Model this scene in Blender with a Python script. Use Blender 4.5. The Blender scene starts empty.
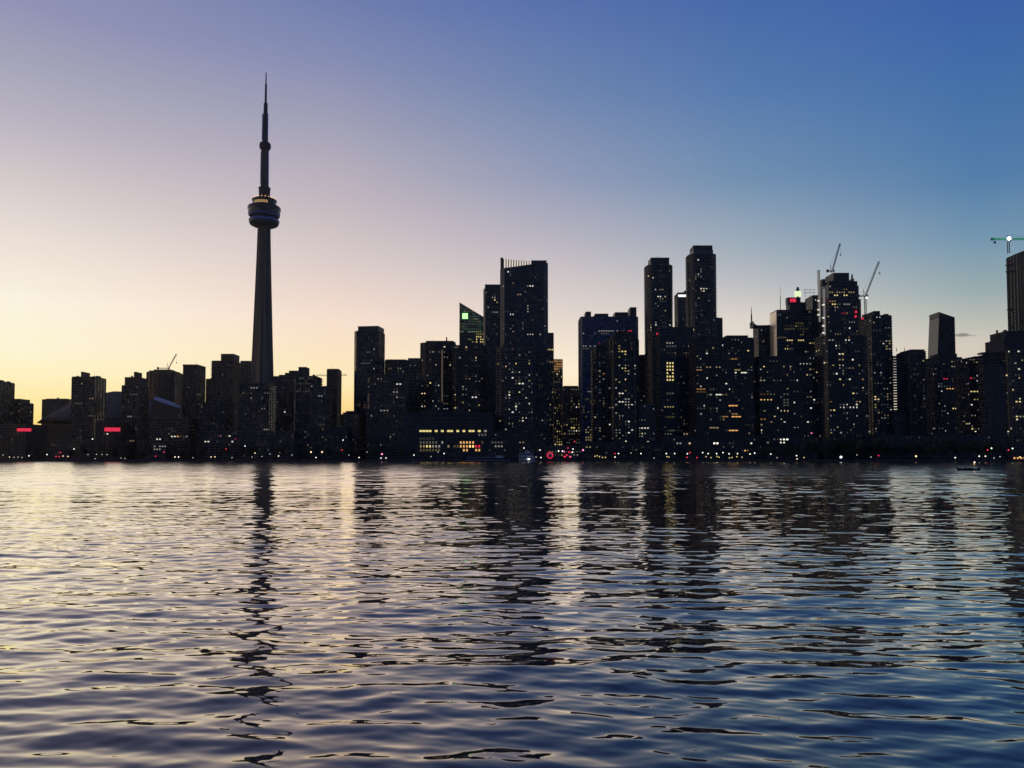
import bpy, bmesh, math, random, zlib
import numpy as np
from mathutils import Vector, Matrix

S = bpy.context.scene
COL = S.collection
R = math.radians

# ------------------------------------------------------------------ camera
F = 788.0                       # focal length in pixels of a 1024 wide picture
CAM_H = 4.5
PITCH = R(2.5)
SHIFT = 73.0 - F * math.tan(PITCH)      # lens shift (px): puts the horizon at row 457
cam_d = bpy.data.cameras.new('camera')
cam_d.sensor_width = 36.0
cam_d.lens = F / 1024.0 * 36.0
cam_d.shift_y = SHIFT / 1024.0
cam_d.clip_start = 0.5
cam_d.clip_end = 60000
cam = bpy.data.objects.new('camera', cam_d)
COL.objects.link(cam)
cam.location = (0, 0, CAM_H)
cam.rotation_euler = (R(90) + PITCH, 0, 0)
S.camera = cam

def ray(px, py):
    u = (px - 512.0) / F
    v = (384.0 + SHIFT - py) / F
    return Vector((u, math.cos(PITCH) - v * math.sin(PITCH), math.sin(PITCH) + v * math.cos(PITCH)))

def at(px, py, Y):
    d = ray(px, py)
    return Vector((0, 0, CAM_H)) + d * (Y / d.y)

def zat(py, Y):
    return at(512, py, Y).z

def pxof(x, y, z=60.0):
    f = y * math.cos(PITCH) + (z - CAM_H) * math.sin(PITCH)
    return 512 + F * x / f

# ------------------------------------------------------------------ world: dusk sky by azimuth and elevation
W = bpy.data.worlds.new('World')
S.world = W
W.use_nodes = True
nt = W.node_tree
nt.nodes.clear()

def srgb(c):
    return tuple(((v / 255.0) / 12.92 if v / 255.0 <= 0.04045 else ((v / 255.0 + 0.055) / 1.055) ** 2.4) for v in c) + (1.0,)

def wnode(t, **k):
    n = nt.nodes.new(t)
    for a, b in k.items():
        setattr(n, a, b)
    return n

def wmath(op, a, b=None):
    n = wnode('ShaderNodeMath', operation=op)
    for i, v in enumerate((a, b)):
        if v is None:
            continue
        if isinstance(v, (int, float)):
            n.inputs[i].default_value = v
        else:
            nt.links.new(v, n.inputs[i])
    return n.outputs[0]

tc = wnode('ShaderNodeTexCoord')
sx = wnode('ShaderNodeSeparateXYZ')
nt.links.new(tc.outputs['Generated'], sx.inputs[0])
az = wmath('ARCTAN2', sx.outputs[0], sx.outputs[1])
hyp = wmath('SQRT', wmath('ADD', wmath('MULTIPLY', sx.outputs[0], sx.outputs[0]), wmath('MULTIPLY', sx.outputs[1], sx.outputs[1])))
el = wmath('ARCTAN2', sx.outputs[2], hyp)
elf = wmath('DIVIDE', wmath('ADD', el, 0.05), 1.65)      # 0..1 over elevation -0.05..1.6

def elev(px, py):
    d = ray(px, py)
    return math.atan2(d.z, math.hypot(d.x, d.y))

ZEN = (44, 62, 124)
SKY = [  # (azimuth in degrees or picture column, [(row, colour)...])
    (-150.0, [(455, (58, 72, 96)), (330, (56, 73, 102)), (150, (46, 62, 100)), (0, (40, 55, 98))]),
    (-70.0, [(455, (255, 200, 96)), (400, (255, 222, 140)), (330, (244, 226, 200)), (240, (206, 196, 204)), (120, (160, 160, 188)), (0, (124, 130, 170))]),
    (20, [(455, (254, 208, 96)), (425, (254, 221, 128)), (407, (253, 231, 156)), (378, (253, 239, 188)), (351, (251, 243, 210)), (301, (250, 241, 222)), (247, (236, 224, 214)), (181, (211, 201, 201)), (119, (183, 178, 192)), (61, (162, 161, 182)), (0, (141, 144, 179))]),
    (335, [(455, (248, 196, 108)), (410, (253, 216, 138)), (381, (253, 232, 182)), (321, (245, 221, 204)), (261, (217, 202, 199)), (201, (193, 181, 189)), (120, (157, 157, 180)), (61, (132, 139, 177)), (0, (109, 124, 172))]),
    (565, [(455, (244, 210, 160)), (400, (251, 226, 186)), (371, (253, 236, 206)), (336, (236, 222, 206)), (301, (217, 206, 201)), (241, (182, 178, 190)), (180, (144, 154, 182)), (91, (107, 131, 173)), (0, (84, 110, 170))]),
    (740, [(455, (232, 212, 186)), (360, (232, 220, 206)), (321, (221, 212, 203)), (286, (190, 190, 193)), (251, (161, 173, 185)), (181, (112, 143, 175)), (91, (85, 121, 172)), (0, (69, 103, 166))]),
    (975, [(455, (214, 198, 172)), (380, (214, 203, 185)), (345, (210, 200, 186)), (320, (184, 187, 178)), (291, (152, 170, 172)), (241, (115, 149, 173)), (180, (82, 125, 168)), (81, (64, 109, 166)), (0, (58, 97, 165))]),
    (75.0, [(455, (130, 140, 156)), (330, (104, 122, 152)), (200, (64, 90, 142)), (0, (48, 70, 130))]),
    (150.0, [(455, (58, 72, 96)), (330, (56, 73, 102)), (150, (46, 62, 100)), (0, (40, 55, 98))]),
]

def ramp(px, stops):
    n = wnode('ShaderNodeValToRGB')
    r = n.color_ramp
    pts = [((elev(px, py) + 0.05) / 1.65, srgb(c)) for py, c in stops]
    pts.append(((0.95 + 0.05) / 1.65, srgb(ZEN)))
    r.elements[0].position, r.elements[0].color = pts[0]
    r.elements[1].position, r.elements[1].color = pts[-1]
    for p, c in pts[1:-1]:
        e = r.elements.new(p)
        e.color = c
    nt.links.new(elf, n.inputs[0])
    return n.outputs[0]

cur = None
for a, stops in SKY:
    if isinstance(a, float):
        ang, px = R(a), 512
    else:
        d = ray(a, 250)
        ang, px = math.atan2(d.x, d.y), a
    c = ramp(px, stops)
    if cur is not None:
        m = wnode('ShaderNodeMapRange', clamp=True)
        m.interpolation_type = 'LINEAR'
        nt.links.new(az, m.inputs[0])
        m.inputs[1].default_value = prev
        m.inputs[2].default_value = ang
        mx = wnode('ShaderNodeMix', data_type='RGBA')
        nt.links.new(m.outputs[0], mx.inputs[0])
        nt.links.new(cur, mx.inputs[6])
        nt.links.new(c, mx.inputs[7])
        c = mx.outputs[2]
    cur, prev = c, ang
bg = wnode('ShaderNodeBackground')
bg.inputs[1].default_value = 1.04
nt.links.new(cur, bg.inputs[0])
wo = wnode('ShaderNodeOutputWorld')
nt.links.new(bg.outputs[0], wo.inputs[0])

# the sun has just set beyond the left of the frame: only a faint, very soft warm afterglow is left of it
sun_d = bpy.data.lights.new('sun', 'SUN')
sun_d.energy = 0.05
sun_d.angle = R(12)
sun_d.color = (1.0, 0.62, 0.34)
sun_o = bpy.data.objects.new('sun', sun_d)
COL.objects.link(sun_o)
sun_o.rotation_euler = (R(87), 0, R(180 + 52 - 180 + 0))     # shines from the far left
sun_dir = Vector((math.sin(R(-62)), math.cos(R(-62)), math.tan(R(3)))).normalized()
sun_o.rotation_euler = sun_dir.to_track_quat('Z', 'Y').to_euler()

S.view_settings.view_transform = 'Standard'
S.view_settings.look = 'None'
S.view_settings.exposure = 0.0
S.view_settings.gamma = 1.0
S.view_settings.use_curve_mapping = False
S.render.engine = 'CYCLES'
S.cycles.max_bounces = 6
S.cycles.diffuse_bounces = 2
S.cycles.glossy_bounces = 4
S.cycles.caustics_reflective = False
S.cycles.caustics_refractive = False
S.cycles.sample_clamp_indirect = 4.0

# ------------------------------------------------------------------ materials
def mat(name, col, rough=0.6, metal=0.0, spec=0.5, noise=0.0, nscale=0.2):
    m = bpy.data.materials.new(name)
    m.use_nodes = True
    t = m.node_tree
    p = t.nodes['Principled BSDF']
    p.inputs['Base Color'].default_value = (*col, 1)
    p.inputs['Roughness'].default_value = rough
    p.inputs['Metallic'].default_value = metal
    p.inputs['Specular IOR Level'].default_value = spec
    if noise:
        g = t.nodes.new('ShaderNodeTexCoord')
        n = t.nodes.new('ShaderNodeTexNoise')
        n.inputs['Scale'].default_value = nscale
        n.inputs['Detail'].default_value = 5
        t.links.new(g.outputs['Object'], n.inputs['Vector'])
        r = t.nodes.new('ShaderNodeMapRange')
        r.inputs[3].default_value = 1 - noise
        r.inputs[4].default_value = 1 + noise
        t.links.new(n.outputs[0], r.inputs[0])
        h = t.nodes.new('ShaderNodeMix')
        h.data_type = 'RGBA'
        h.blend_type = 'MULTIPLY'
        h.inputs[0].default_value = 1
        h.inputs[6].default_value = (*col, 1)
        t.links.new(r.outputs[0], h.inputs[7])
        t.links.new(h.outputs[2], p.inputs['Base Color'])
        r2 = t.nodes.new('ShaderNodeMapRange')
        r2.inputs[3].default_value = max(0.02, rough - 0.12)
        r2.inputs[4].default_value = min(1, rough + 0.12)
        t.links.new(n.outputs[0], r2.inputs[0])
        t.links.new(r2.outputs[0], p.inputs['Roughness'])
    return m

def emis(name, col, st):
    m = bpy.data.materials.new(name)
    m.use_nodes = True
    p = m.node_tree.nodes['Principled BSDF']
    p.inputs['Base Color'].default_value = (0.05, 0.05, 0.05, 1)
    p.inputs['Emission Color'].default_value = (*col, 1)
    p.inputs['Emission Strength'].default_value = st
    m.cycles.emission_sampling = 'NONE'
    return m

def glass(name, col, rough):
    """Curtain wall: panes that differ a little from one another in tint and gloss."""
    m = bpy.data.materials.new(name)
    m.use_nodes = True
    t = m.node_tree
    p = t.nodes['Principled BSDF']
    g = t.nodes.new('ShaderNodeTexCoord')
    mp = t.nodes.new('ShaderNodeVectorMath')
    mp.operation = 'MULTIPLY'
    mp.inputs[1].default_value = (1 / 3.1, 1 / 3.1, 1 / 3.3)
    t.links.new(g.outputs['Object'], mp.inputs[0])
    fl = t.nodes.new('ShaderNodeVectorMath')
    fl.operation = 'FLOOR'
    t.links.new(mp.outputs[0], fl.inputs[0])
    wn = t.nodes.new('ShaderNodeTexWhiteNoise')
    wn.noise_dimensions = '3D'
    t.links.new(fl.outputs[0], wn.inputs['Vector'])
    mx = t.nodes.new('ShaderNodeMix')
    mx.data_type = 'RGBA'
    mx.inputs[6].default_value = (*[c * 0.45 for c in col], 1)
    mx.inputs[7].default_value = (*[c * 1.7 for c in col], 1)
    t.links.new(wn.outputs[0], mx.inputs[0])
    t.links.new(mx.outputs[2], p.inputs['Base Color'])
    r = t.nodes.new('ShaderNodeMapRange')
    r.inputs[3].default_value = max(0.03, rough - 0.08)
    r.inputs[4].default_value = rough + 0.18
    t.links.new(wn.outputs[0], r.inputs[0])
    t.links.new(r.outputs[0], p.inputs['Roughness'])
    return m

M = dict(
    glass=glass('dark_glass', (0.022, 0.028, 0.034), 0.12),
    blueglass=glass('blue_glass', (0.016, 0.03, 0.05), 0.10),
    greenglass=glass('green_glass', (0.012, 0.05, 0.034), 0.12),
    brownglass=glass('brown_glass', (0.034, 0.027, 0.021), 0.16),
    conc=mat('grey_concrete', (0.12, 0.115, 0.108), 0.8, noise=0.25),
    dconc=mat('dark_concrete', (0.048, 0.05, 0.054), 0.8, noise=0.25),
    brown=mat('veil_brown_precast', (0.20, 0.125, 0.07), 0.8, noise=0.25),  # precast browned further to carry the warm haze veil on the left
    brick=mat('red_brick', (0.15, 0.07, 0.05), 0.85, noise=0.3),
    pale=mat('pale_stone', (0.36, 0.34, 0.31), 0.7, noise=0.15),
    alu=mat('grey_aluminium', (0.12, 0.13, 0.145), 0.42, metal=0.5, noise=0.1),
    dmetal=mat('dark_metal', (0.045, 0.05, 0.055), 0.5, metal=0.3, noise=0.15),
    roofw=mat('white_roof_membrane', (0.8, 0.78, 0.75), 0.7, spec=0.2, noise=0.1),
    tconc=mat('warm_concrete', (0.12, 0.105, 0.088), 0.85, noise=0.2),
    bmetal=mat('blue_metal', (0.042, 0.075, 0.145), 0.45, metal=0.2, noise=0.12),
    slabglass=glass('blue_slab_glass', (0.045, 0.085, 0.165), 0.2),
    bdark=mat('dark_blue_panel', (0.028, 0.042, 0.064), 0.5, metal=0.2, noise=0.2),
    bright=mat('sunset_mirror_cladding', (0.82, 0.74, 0.66), 0.35, metal=0.9, noise=0.05),  # reflective sheet that brings the sunset glow to one face
    roofg=mat('grey_roof_membrane', (0.22, 0.15, 0.09), 0.85, spec=0.1, noise=0.15),
    roof=mat('roof_gravel', (0.09, 0.088, 0.085), 0.9, noise=0.3),
    steel=mat('site_steel', (0.55, 0.56, 0.55), 0.45, metal=0.4),
    crane=mat('crane_steel', (0.10, 0.10, 0.105), 0.5),
    craneg=mat('green_lit_crane', (0.03, 0.26, 0.13), 0.5),  # green LED light on the jib put into its base colour
    boatw=mat('white_boat_paint', (0.55, 0.57, 0.6), 0.35, noise=0.08),
    boatb=mat('navy_boat_paint', (0.03, 0.045, 0.08), 0.3),
    trunk=mat('bark', (0.05, 0.04, 0.03), 0.9, noise=0.3, nscale=2),
    leaf=mat('foliage', (0.035, 0.05, 0.022), 0.7, noise=0.5, nscale=0.7),
    lamp=mat('lamp_post_paint', (0.05, 0.055, 0.05), 0.5),
    skin=mat('skin', (0.35, 0.2, 0.14), 0.6),
    cloth=mat('dark_jacket', (0.03, 0.035, 0.05), 0.9),
)
WARM, WHITE, COOL = (1.0, 0.72, 0.40), (1.0, 0.93, 0.78), (0.80, 0.92, 1.0)
YEL, ORG, GRN, RED, PINK = (1.0, 0.80, 0.30), (1.0, 0.50, 0.16), (0.62, 1.0, 0.62), (1.0, 0.03, 0.09), (1.0, 0.25, 0.5)
E = {}
for k, c in dict(warm=WARM, white=WHITE, cool=COOL, yel=YEL, org=ORG, grn=GRN, red=RED, pink=PINK).items():
    for j, s in enumerate((0.035, 0.09, 0.26, 0.85, 2.1)):
        E[k + str(j)] = emis('lit_' + k + '_' + str(j), c, s)
E['redsign'] = emis('red_sign_light', (1.0, 0.035, 0.09), 0.75)
E['greensign'] = emis('green_sign_light', (0.45, 1.0, 0.35), 1.5)
E['whitesign'] = emis('white_sign_light', (0.95, 1.0, 1.0), 1.4)
E['beacon'] = emis('pale_beacon_light', (0.80, 0.95, 0.55), 1.0)
E['bluebeacon'] = emis('blue_beacon_light', (0.45, 0.55, 1.0), 0.7)
E['blueled'] = emis('blue_led_wash', (0.03, 0.06, 0.42), 0.22)
E['gold'] = emis('gold_window_light', (1.0, 0.62, 0.22), 0.32)
E['flood'] = emis('floodlight', (0.95, 1.0, 1.0), 4.0)
E['fin'] = emis('lit_crown_fin', (1.0, 0.86, 0.62), 0.8)  # brightness of the gaps between crown fins, as emission
E['lobby'] = emis('lobby_light', (1.0, 0.86, 0.45), 0.9)

# ------------------------------------------------------------------ mesh helpers
def link(name, bm, m, parent=None, smooth=False):
    me = bpy.data.meshes.new(name)
    bm.to_mesh(me)
    bm.free()
    if smooth:
        for p in me.polygons:
            p.use_smooth = True
    me.materials.append(m)
    o = bpy.data.objects.new(name, me)
    COL.objects.link(o)
    o.parent = parent
    return o

def tag(o, label, cat, group=None, kind=None):
    o['label'] = label
    o['category'] = cat
    if group:
        o['group'] = group
    if kind:
        o['kind'] = kind
    return o

def empty(name, loc, rz=0.0):
    o = bpy.data.objects.new(name, None)
    o.empty_display_size = 0.1
    COL.objects.link(o)
    o.location = loc
    o.rotation_euler = (0, 0, rz)
    return o

def structure(o):
    o['kind'] = 'structure'
    return o

def box(bm, x0, x1, y0, y1, z0, z1):
    v = [bm.verts.new(p) for p in ((x0, y0, z0), (x1, y0, z0), (x1, y1, z0), (x0, y1, z0), (x0, y0, z1), (x1, y0, z1), (x1, y1, z1), (x0, y1, z1))]
    for f in ((3, 2, 1, 0), (4, 5, 6, 7), (0, 1, 5, 4), (1, 2, 6, 5), (2, 3, 7, 6), (3, 0, 4, 7)):
        bm.faces.new([v[i] for i in f])

def loft(bm, rings, cap=True):
    """rings: lists of points (same length), counter-clockwise seen from above, bottom to top."""
    vs = [[bm.verts.new(p) for p in r] for r in rings]
    n = len(vs[0])
    for a, b in zip(vs, vs[1:]):
        for i in range(n):
            j = (i + 1) % n
            bm.faces.new((a[i], a[j], b[j], b[i]))
    if cap:
        bm.faces.new(vs[0][::-1])
        bm.faces.new(vs[-1])

def lathe(bm, prof, n=32, cx=0, cy=0):
    loft(bm, [[(cx + r * math.cos(2 * math.pi * i / n), cy + r * math.sin(2 * math.pi * i / n), z) for i in range(n)] for r, z in prof])

def bar(bm, a, b, r, r2=None, n=6):
    a, b = Vector(a), Vector(b)
    d = (b - a).normalized()
    u = d.orthogonal().normalized()
    w = d.cross(u)
    r2 = r if r2 is None else r2
    loft(bm, [[tuple(a + (u * math.cos(t) + w * math.sin(t)) * r) for t in [2 * math.pi * i / n for i in range(n)]],
              [tuple(b + (u * math.cos(t) + w * math.sin(t)) * r2) for t in [2 * math.pi * i / n for i in range(n)]]])

def lattice(bm, a, b, w, r=0.12, step=None):
    """square lattice truss from a to b"""
    a, b = Vector(a), Vector(b)
    d = b - a
    L = d.length
    d.normalize()
    u = d.orthogonal().normalized()
    if abs(d.z) < 0.95:
        u = d.cross(Vector((0, 0, 1))).normalized()
    v = d.cross(u)
    cs = [(u * i + v * j) * (w / 2) for i, j in ((-1, -1), (1, -1), (1, 1), (-1, 1))]
    for c in cs:
        bar(bm, a + c, b + c, r, n=4)
    step = step or w * 1.4
    n = max(2, int(L / step))
    for i in range(n):
        p, q = a + d * (L * i / n), a + d * (L * (i + 1) / n)
        for k in range(4):
            bar(bm, p + cs[k], q + cs[(k + 1) % 4], r * 0.6, n=4)

def icos(bm, c, r, sub=1):
    bmesh.ops.create_icosphere(bm, subdivisions=sub, radius=r, matrix=Matrix.Translation(c))

# ------------------------------------------------------------------ ground, quay and water
GZ = 1.6
def shore(x):
    return 735 - 0.137 * max(-1400, min(1100, x))

def build_ground():
    bm = bmesh.new()
    xs = [-9000, -4000, -1400] + list(range(-1200, 1001, 100)) + [1100, 4000, 9000]
    rng = random.Random(4)
    lo, hi, far = [], [], []
    for x in xs:
        y = shore(x) + (rng.uniform(-4, 4) if abs(x) < 1300 else 0)
        lo.append(bm.verts.new((x, y, -3)))
        hi.append(bm.verts.new((x, y, GZ)))
        far.append(bm.verts.new((x * 3, 30000, GZ)))
    for i in range(len(xs) - 1):
        bm.faces.new((lo[i], lo[i + 1], hi[i + 1], hi[i]))
        bm.faces.new((hi[i], hi[i + 1], far[i + 1], far[i]))
    structure(link('ground', bm, mat('asphalt_and_paving', (0.06, 0.058, 0.055), 0.85, noise=0.3, nscale=0.05)))
    bm = bmesh.new()
    for i in range(3, len(xs) - 4):
        a, b = hi[i], None
    pts = [(x, shore(x)) for x in range(-1200, 1001, 50)]
    for (x0, y0), (x1, y1) in zip(pts, pts[1:]):
        v = [bm.verts.new(p) for p in ((x0, y0 - 6, -3), (x1 - .3, y1 - 6, -3), (x1 - .3, y1 - 6, GZ + .25), (x0, y0 - 6, GZ + .25), (x0, y0 + 4, GZ + .25), (x1 - .3, y1 + 4, GZ + .25))]
        bm.faces.new((v[0], v[1], v[2], v[3]))
        bm.faces.new((v[3], v[2], v[5], v[4]))
    structure(link('quay', bm, M['dconc']))
build_ground()

GLOSS = 2.05
LEAN = 0.064
def build_water():
    rng = np.random.default_rng(11)
    # rows packed by distance, columns fanning out, everything displaced by a sum of real wave trains
    py = np.concatenate([np.linspace(1150, 792, 60), np.linspace(790, 560, 720), np.linspace(559.8, 463, 860), np.linspace(462.9, 461.0, 10)])
    ys = CAM_H * F / (py - 457.0)
    ys = np.concatenate([ys, [1000.0, 1300.0]]).astype(np.float64)
    nu = 620
    us = np.linspace(-0.82, 0.82, nu)
    Yg, Ug = np.meshgrid(ys, us, indexing='ij')
    Xg = Ug * (Yg + 6.0)
    dY = np.gradient(ys)[:, None] * np.ones_like(Xg)
    N = 190
    lam = np.exp(rng.uniform(np.log(0.45), np.log(7.0), N))
    k = 2 * np.pi / lam
    th = rng.normal(0, R(15), N) + np.where(rng.random(N) < 0.12, R(-45), R(5))
    # slope spectrum: most of the steepness between 0.9 and 3 m
    sl = np.exp(-0.5 * (np.log(lam / 1.15) / 0.66) ** 2)
    sl *= rng.uniform(0.6, 1.3, N)
    sl *= 0.056 * math.sqrt(2) / np.sqrt((sl ** 2).sum())
    # a finer chop and a slow swell on top
    fine = np.exp(rng.uniform(np.log(0.2), np.log(0.75), 60))
    swell = np.exp(rng.uniform(np.log(4.0), np.log(14.0), 24))
    sf = rng.uniform(.5, 1.2, 60); sf *= 0.020 * math.sqrt(2) / np.sqrt((sf ** 2).sum())
    ss = rng.uniform(.5, 1.2, 24); ss *= 0.018 * math.sqrt(2) / np.sqrt((ss ** 2).sum())
    lam = np.concatenate([lam, fine, swell]); sl = np.concatenate([sl, sf, ss])
    th = np.concatenate([th, rng.normal(R(5), R(22), 60), rng.normal(R(-12), R(25), 24)])
    N = len(lam)
    k = 2 * np.pi / lam
    amp = sl / k
    ph = rng.uniform(0, 2 * np.pi, N)
    kx, ky = k * np.sin(th), k * np.cos(th)
    Z = np.zeros_like(Xg)
    # very slow patches where the water is calmer or livelier
    patch = 1.0 + 0.38 * np.sin(Xg * 0.031 + Yg * 0.047 + 1.0) * np.sin(Yg * 0.021 - Xg * 0.017 + 0.4)
    for i in range(N):
        res = np.clip((lam[i] / np.maximum(np.abs(dY), 1e-3) - 1.3) / 1.2, 0, 1)   # trains finer than the mesh are left to the material
        Z += amp[i] * res * np.cos(kx[i] * Xg + ky[i] * Yg + ph[i])
    Z *= patch
    nr = len(ys)
    co = np.stack([Xg, Yg, Z], -1).reshape(-1, 3).astype(np.float32)
    idx = np.arange(nr * nu).reshape(nr, nu)
    q = np.stack([idx[:-1, :-1], idx[:-1, 1:], idx[1:, 1:], idx[1:, :-1]], -1).reshape(-1, 4)
    me = bpy.data.meshes.new('water')
    me.vertices.add(len(co))
    me.vertices.foreach_set('co', co.ravel())
    me.loops.add(q.size)
    me.loops.foreach_set('vertex_index', q.ravel().astype(np.int32))
    me.polygons.add(len(q))
    me.polygons.foreach_set('loop_start', np.arange(0, q.size, 4, dtype=np.int32))
    me.polygons.foreach_set('loop_total', np.full(len(q), 4, dtype=np.int32))
    me.polygons.foreach_set('use_smooth', np.ones(len(q), dtype=bool))
    me.update()
    m = bpy.data.materials.new('lake_water')
    m.use_nodes = True
    t = m.node_tree
    p = t.nodes['Principled BSDF']
    g = t.nodes.new('ShaderNodeNewGeometry')
    sp = t.nodes.new('ShaderNodeSeparateXYZ')
    t.links.new(g.outputs['Position'], sp.inputs[0])
    # the small trains the mesh cannot carry, as bump: they take over with distance from the lively near water
    def bump(scale, sy, dist, y0, y1, prev=None):
        mp = t.nodes.new('ShaderNodeMapping')
        mp.inputs['Scale'].default_value = (scale * 0.45, scale * sy, scale)
        mp.inputs['Rotation'].default_value = (0, 0, R(7))
        t.links.new(g.outputs['Position'], mp.inputs[0])
        n = t.nodes.new('ShaderNodeTexNoise')
        n.inputs['Scale'].default_value = 1.0
        n.inputs['Detail'].default_value = 2.0
        n.inputs['Roughness'].default_value = 0.45
        t.links.new(mp.outputs[0], n.inputs['Vector'])
        r = t.nodes.new('ShaderNodeMapRange')
        r.interpolation_type = 'SMOOTHSTEP'
        r.inputs[1].default_value, r.inputs[2].default_value = y0, y1
        t.links.new(sp.outputs[1], r.inputs[0])
        b = t.nodes.new('ShaderNodeBump')
        b.inputs['Distance'].default_value = dist
        t.links.new(r.outputs[0], b.inputs['Strength'])
        t.links.new(n.outputs[0], b.inputs['Height'])
        if prev:
            t.links.new(prev, b.inputs['Normal'])
        return b.outputs[0]
    # far off only the ripple faces turned towards the open lake are seen, the others hide behind crests: lean the mean face that way
    tr = t.nodes.new('ShaderNodeMapRange')
    tr.interpolation_type = 'SMOOTHSTEP'
    tr.inputs[1].default_value, tr.inputs[2].default_value = 42, 170
    tr.inputs[3].default_value, tr.inputs[4].default_value = 0.0, -LEAN
    t.links.new(sp.outputs[1], tr.inputs[0])
    cb = t.nodes.new('ShaderNodeCombineXYZ')
    t.links.new(tr.outputs[0], cb.inputs[1])
    ad = t.nodes.new('ShaderNodeVectorMath')
    t.links.new(g.outputs['Normal'], ad.inputs[0])
    t.links.new(cb.outputs[0], ad.inputs[1])
    nm = t.nodes.new('ShaderNodeVectorMath')
    nm.operation = 'NORMALIZE'
    t.links.new(ad.outputs[0], nm.inputs[0])
    b0 = bump(0.22, 0.25, 0.6, 60, 200, nm.outputs[0])
    b1 = bump(0.9, 1.0, 0.07, 60, 260, b0)
    # beyond the reach of the mesh the ripples are finer than a pixel: they only roughen the reflection
    rr = t.nodes.new('ShaderNodeMapRange')
    rr.interpolation_type = 'SMOOTHSTEP'
    rr.inputs[1].default_value, rr.inputs[2].default_value = 40, 260
    rr.inputs[3].default_value, rr.inputs[4].default_value = 0.025, 0.10
    t.links.new(sp.outputs[1], rr.inputs[0])
    gl = t.nodes.new('ShaderNodeBsdfGlossy')
    gl.inputs['Color'].default_value = (1.0, 0.95, 0.89, 1)
    t.links.new(rr.outputs[0], gl.inputs['Roughness'])
    t.links.new(b1, gl.inputs['Normal'])
    fr = t.nodes.new('ShaderNodeFresnel')
    fr.inputs['IOR'].default_value = 1.34
    t.links.new(b1, fr.inputs['Normal'])
    fm = t.nodes.new('ShaderNodeMath')
    fm.operation = 'MULTIPLY'
    fm.inputs[1].default_value = GLOSS
    t.links.new(fr.outputs[0], fm.inputs[0])
    fc = t.nodes.new('ShaderNodeMath')
    fc.operation = 'MINIMUM'
    fc.inputs[1].default_value = 0.97
    t.links.new(fm.outputs[0], fc.inputs[0])
    df = t.nodes.new('ShaderNodeBsdfDiffuse')
    df.inputs['Color'].default_value = (0.012, 0.017, 0.026, 1)
    ms = t.nodes.new('ShaderNodeMixShader')
    t.links.new(fc.outputs[0], ms.inputs[0])
    t.links.new(df.outputs[0], ms.inputs[1])
    t.links.new(gl.outputs[0], ms.inputs[2])
    t.links.new(ms.outputs[0], t.nodes['Material Output'].inputs['Surface'])
    t.nodes.remove(p)
    me.materials.append(m)
    o = bpy.data.objects.new('water', me)
    COL.objects.link(o)
    structure(o)
    bm = bmesh.new()
    v = [bm.verts.new(c) for c in ((-4000, -3000, -.6), (4000, -3000, -.6), (4000, 1300, -.6), (-4000, 1300, -.6))]
    bm.faces.new(v)
    structure(link('lake_water', bm, m))
build_water()

# ------------------------------------------------------------------ buildings
def rect(w, d):
    return [(-w / 2, -d / 2), (w / 2, -d / 2), (w / 2, d / 2), (-w / 2, d / 2)]

def rounded(w, d, rr=0.35, n=4):
    r = min(w, d) * rr
    pts = []
    for cx, cy, a0 in ((w / 2 - r, -d / 2 + r, -90), (w / 2 - r, d / 2 - r, 0), (-w / 2 + r, d / 2 - r, 90), (-w / 2 + r, -d / 2 + r, 180)):
        for i in range(n + 1):
            a = R(a0 + 90 * i / n)
            pts.append((cx + r * math.cos(a), cy + r * math.sin(a)))
    return pts

def chamfered(w, d, c):
    return [(-w / 2 + c, -d / 2), (w / 2 - c, -d / 2), (w / 2, -d / 2 + c), (w / 2, d / 2 - c), (w / 2 - c, d / 2), (-w / 2 + c, d / 2), (-w / 2, d / 2 - c), (-w / 2, -d / 2 + c)]

def bow(w, d, b=0.3, n=6):
    pts = []
    for i in range(n + 1):
        t = -1 + 2 * i / n
        pts.append((w / 2 * t, -d / 2 + b * d * t * t))
    return pts + [(w / 2, d / 2), (-w / 2, d / 2)]

def grow(poly, e):
    n = len(poly)
    out = []
    for i in range(n):
        p0, p1, p2 = Vector(poly[i - 1]), Vector(poly[i]), Vector(poly[(i + 1) % n])
        a, b = (p1 - p0).normalized(), (p2 - p1).normalized()
        na, nb = Vector((a.y, -a.x)), Vector((b.y, -b.x))
        m = (na + nb)
        m = m / max(0.3, m.length_squared / 2) if m.length > 1e-6 else na
        out.append(tuple(p1 + m * e))
    return out

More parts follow.
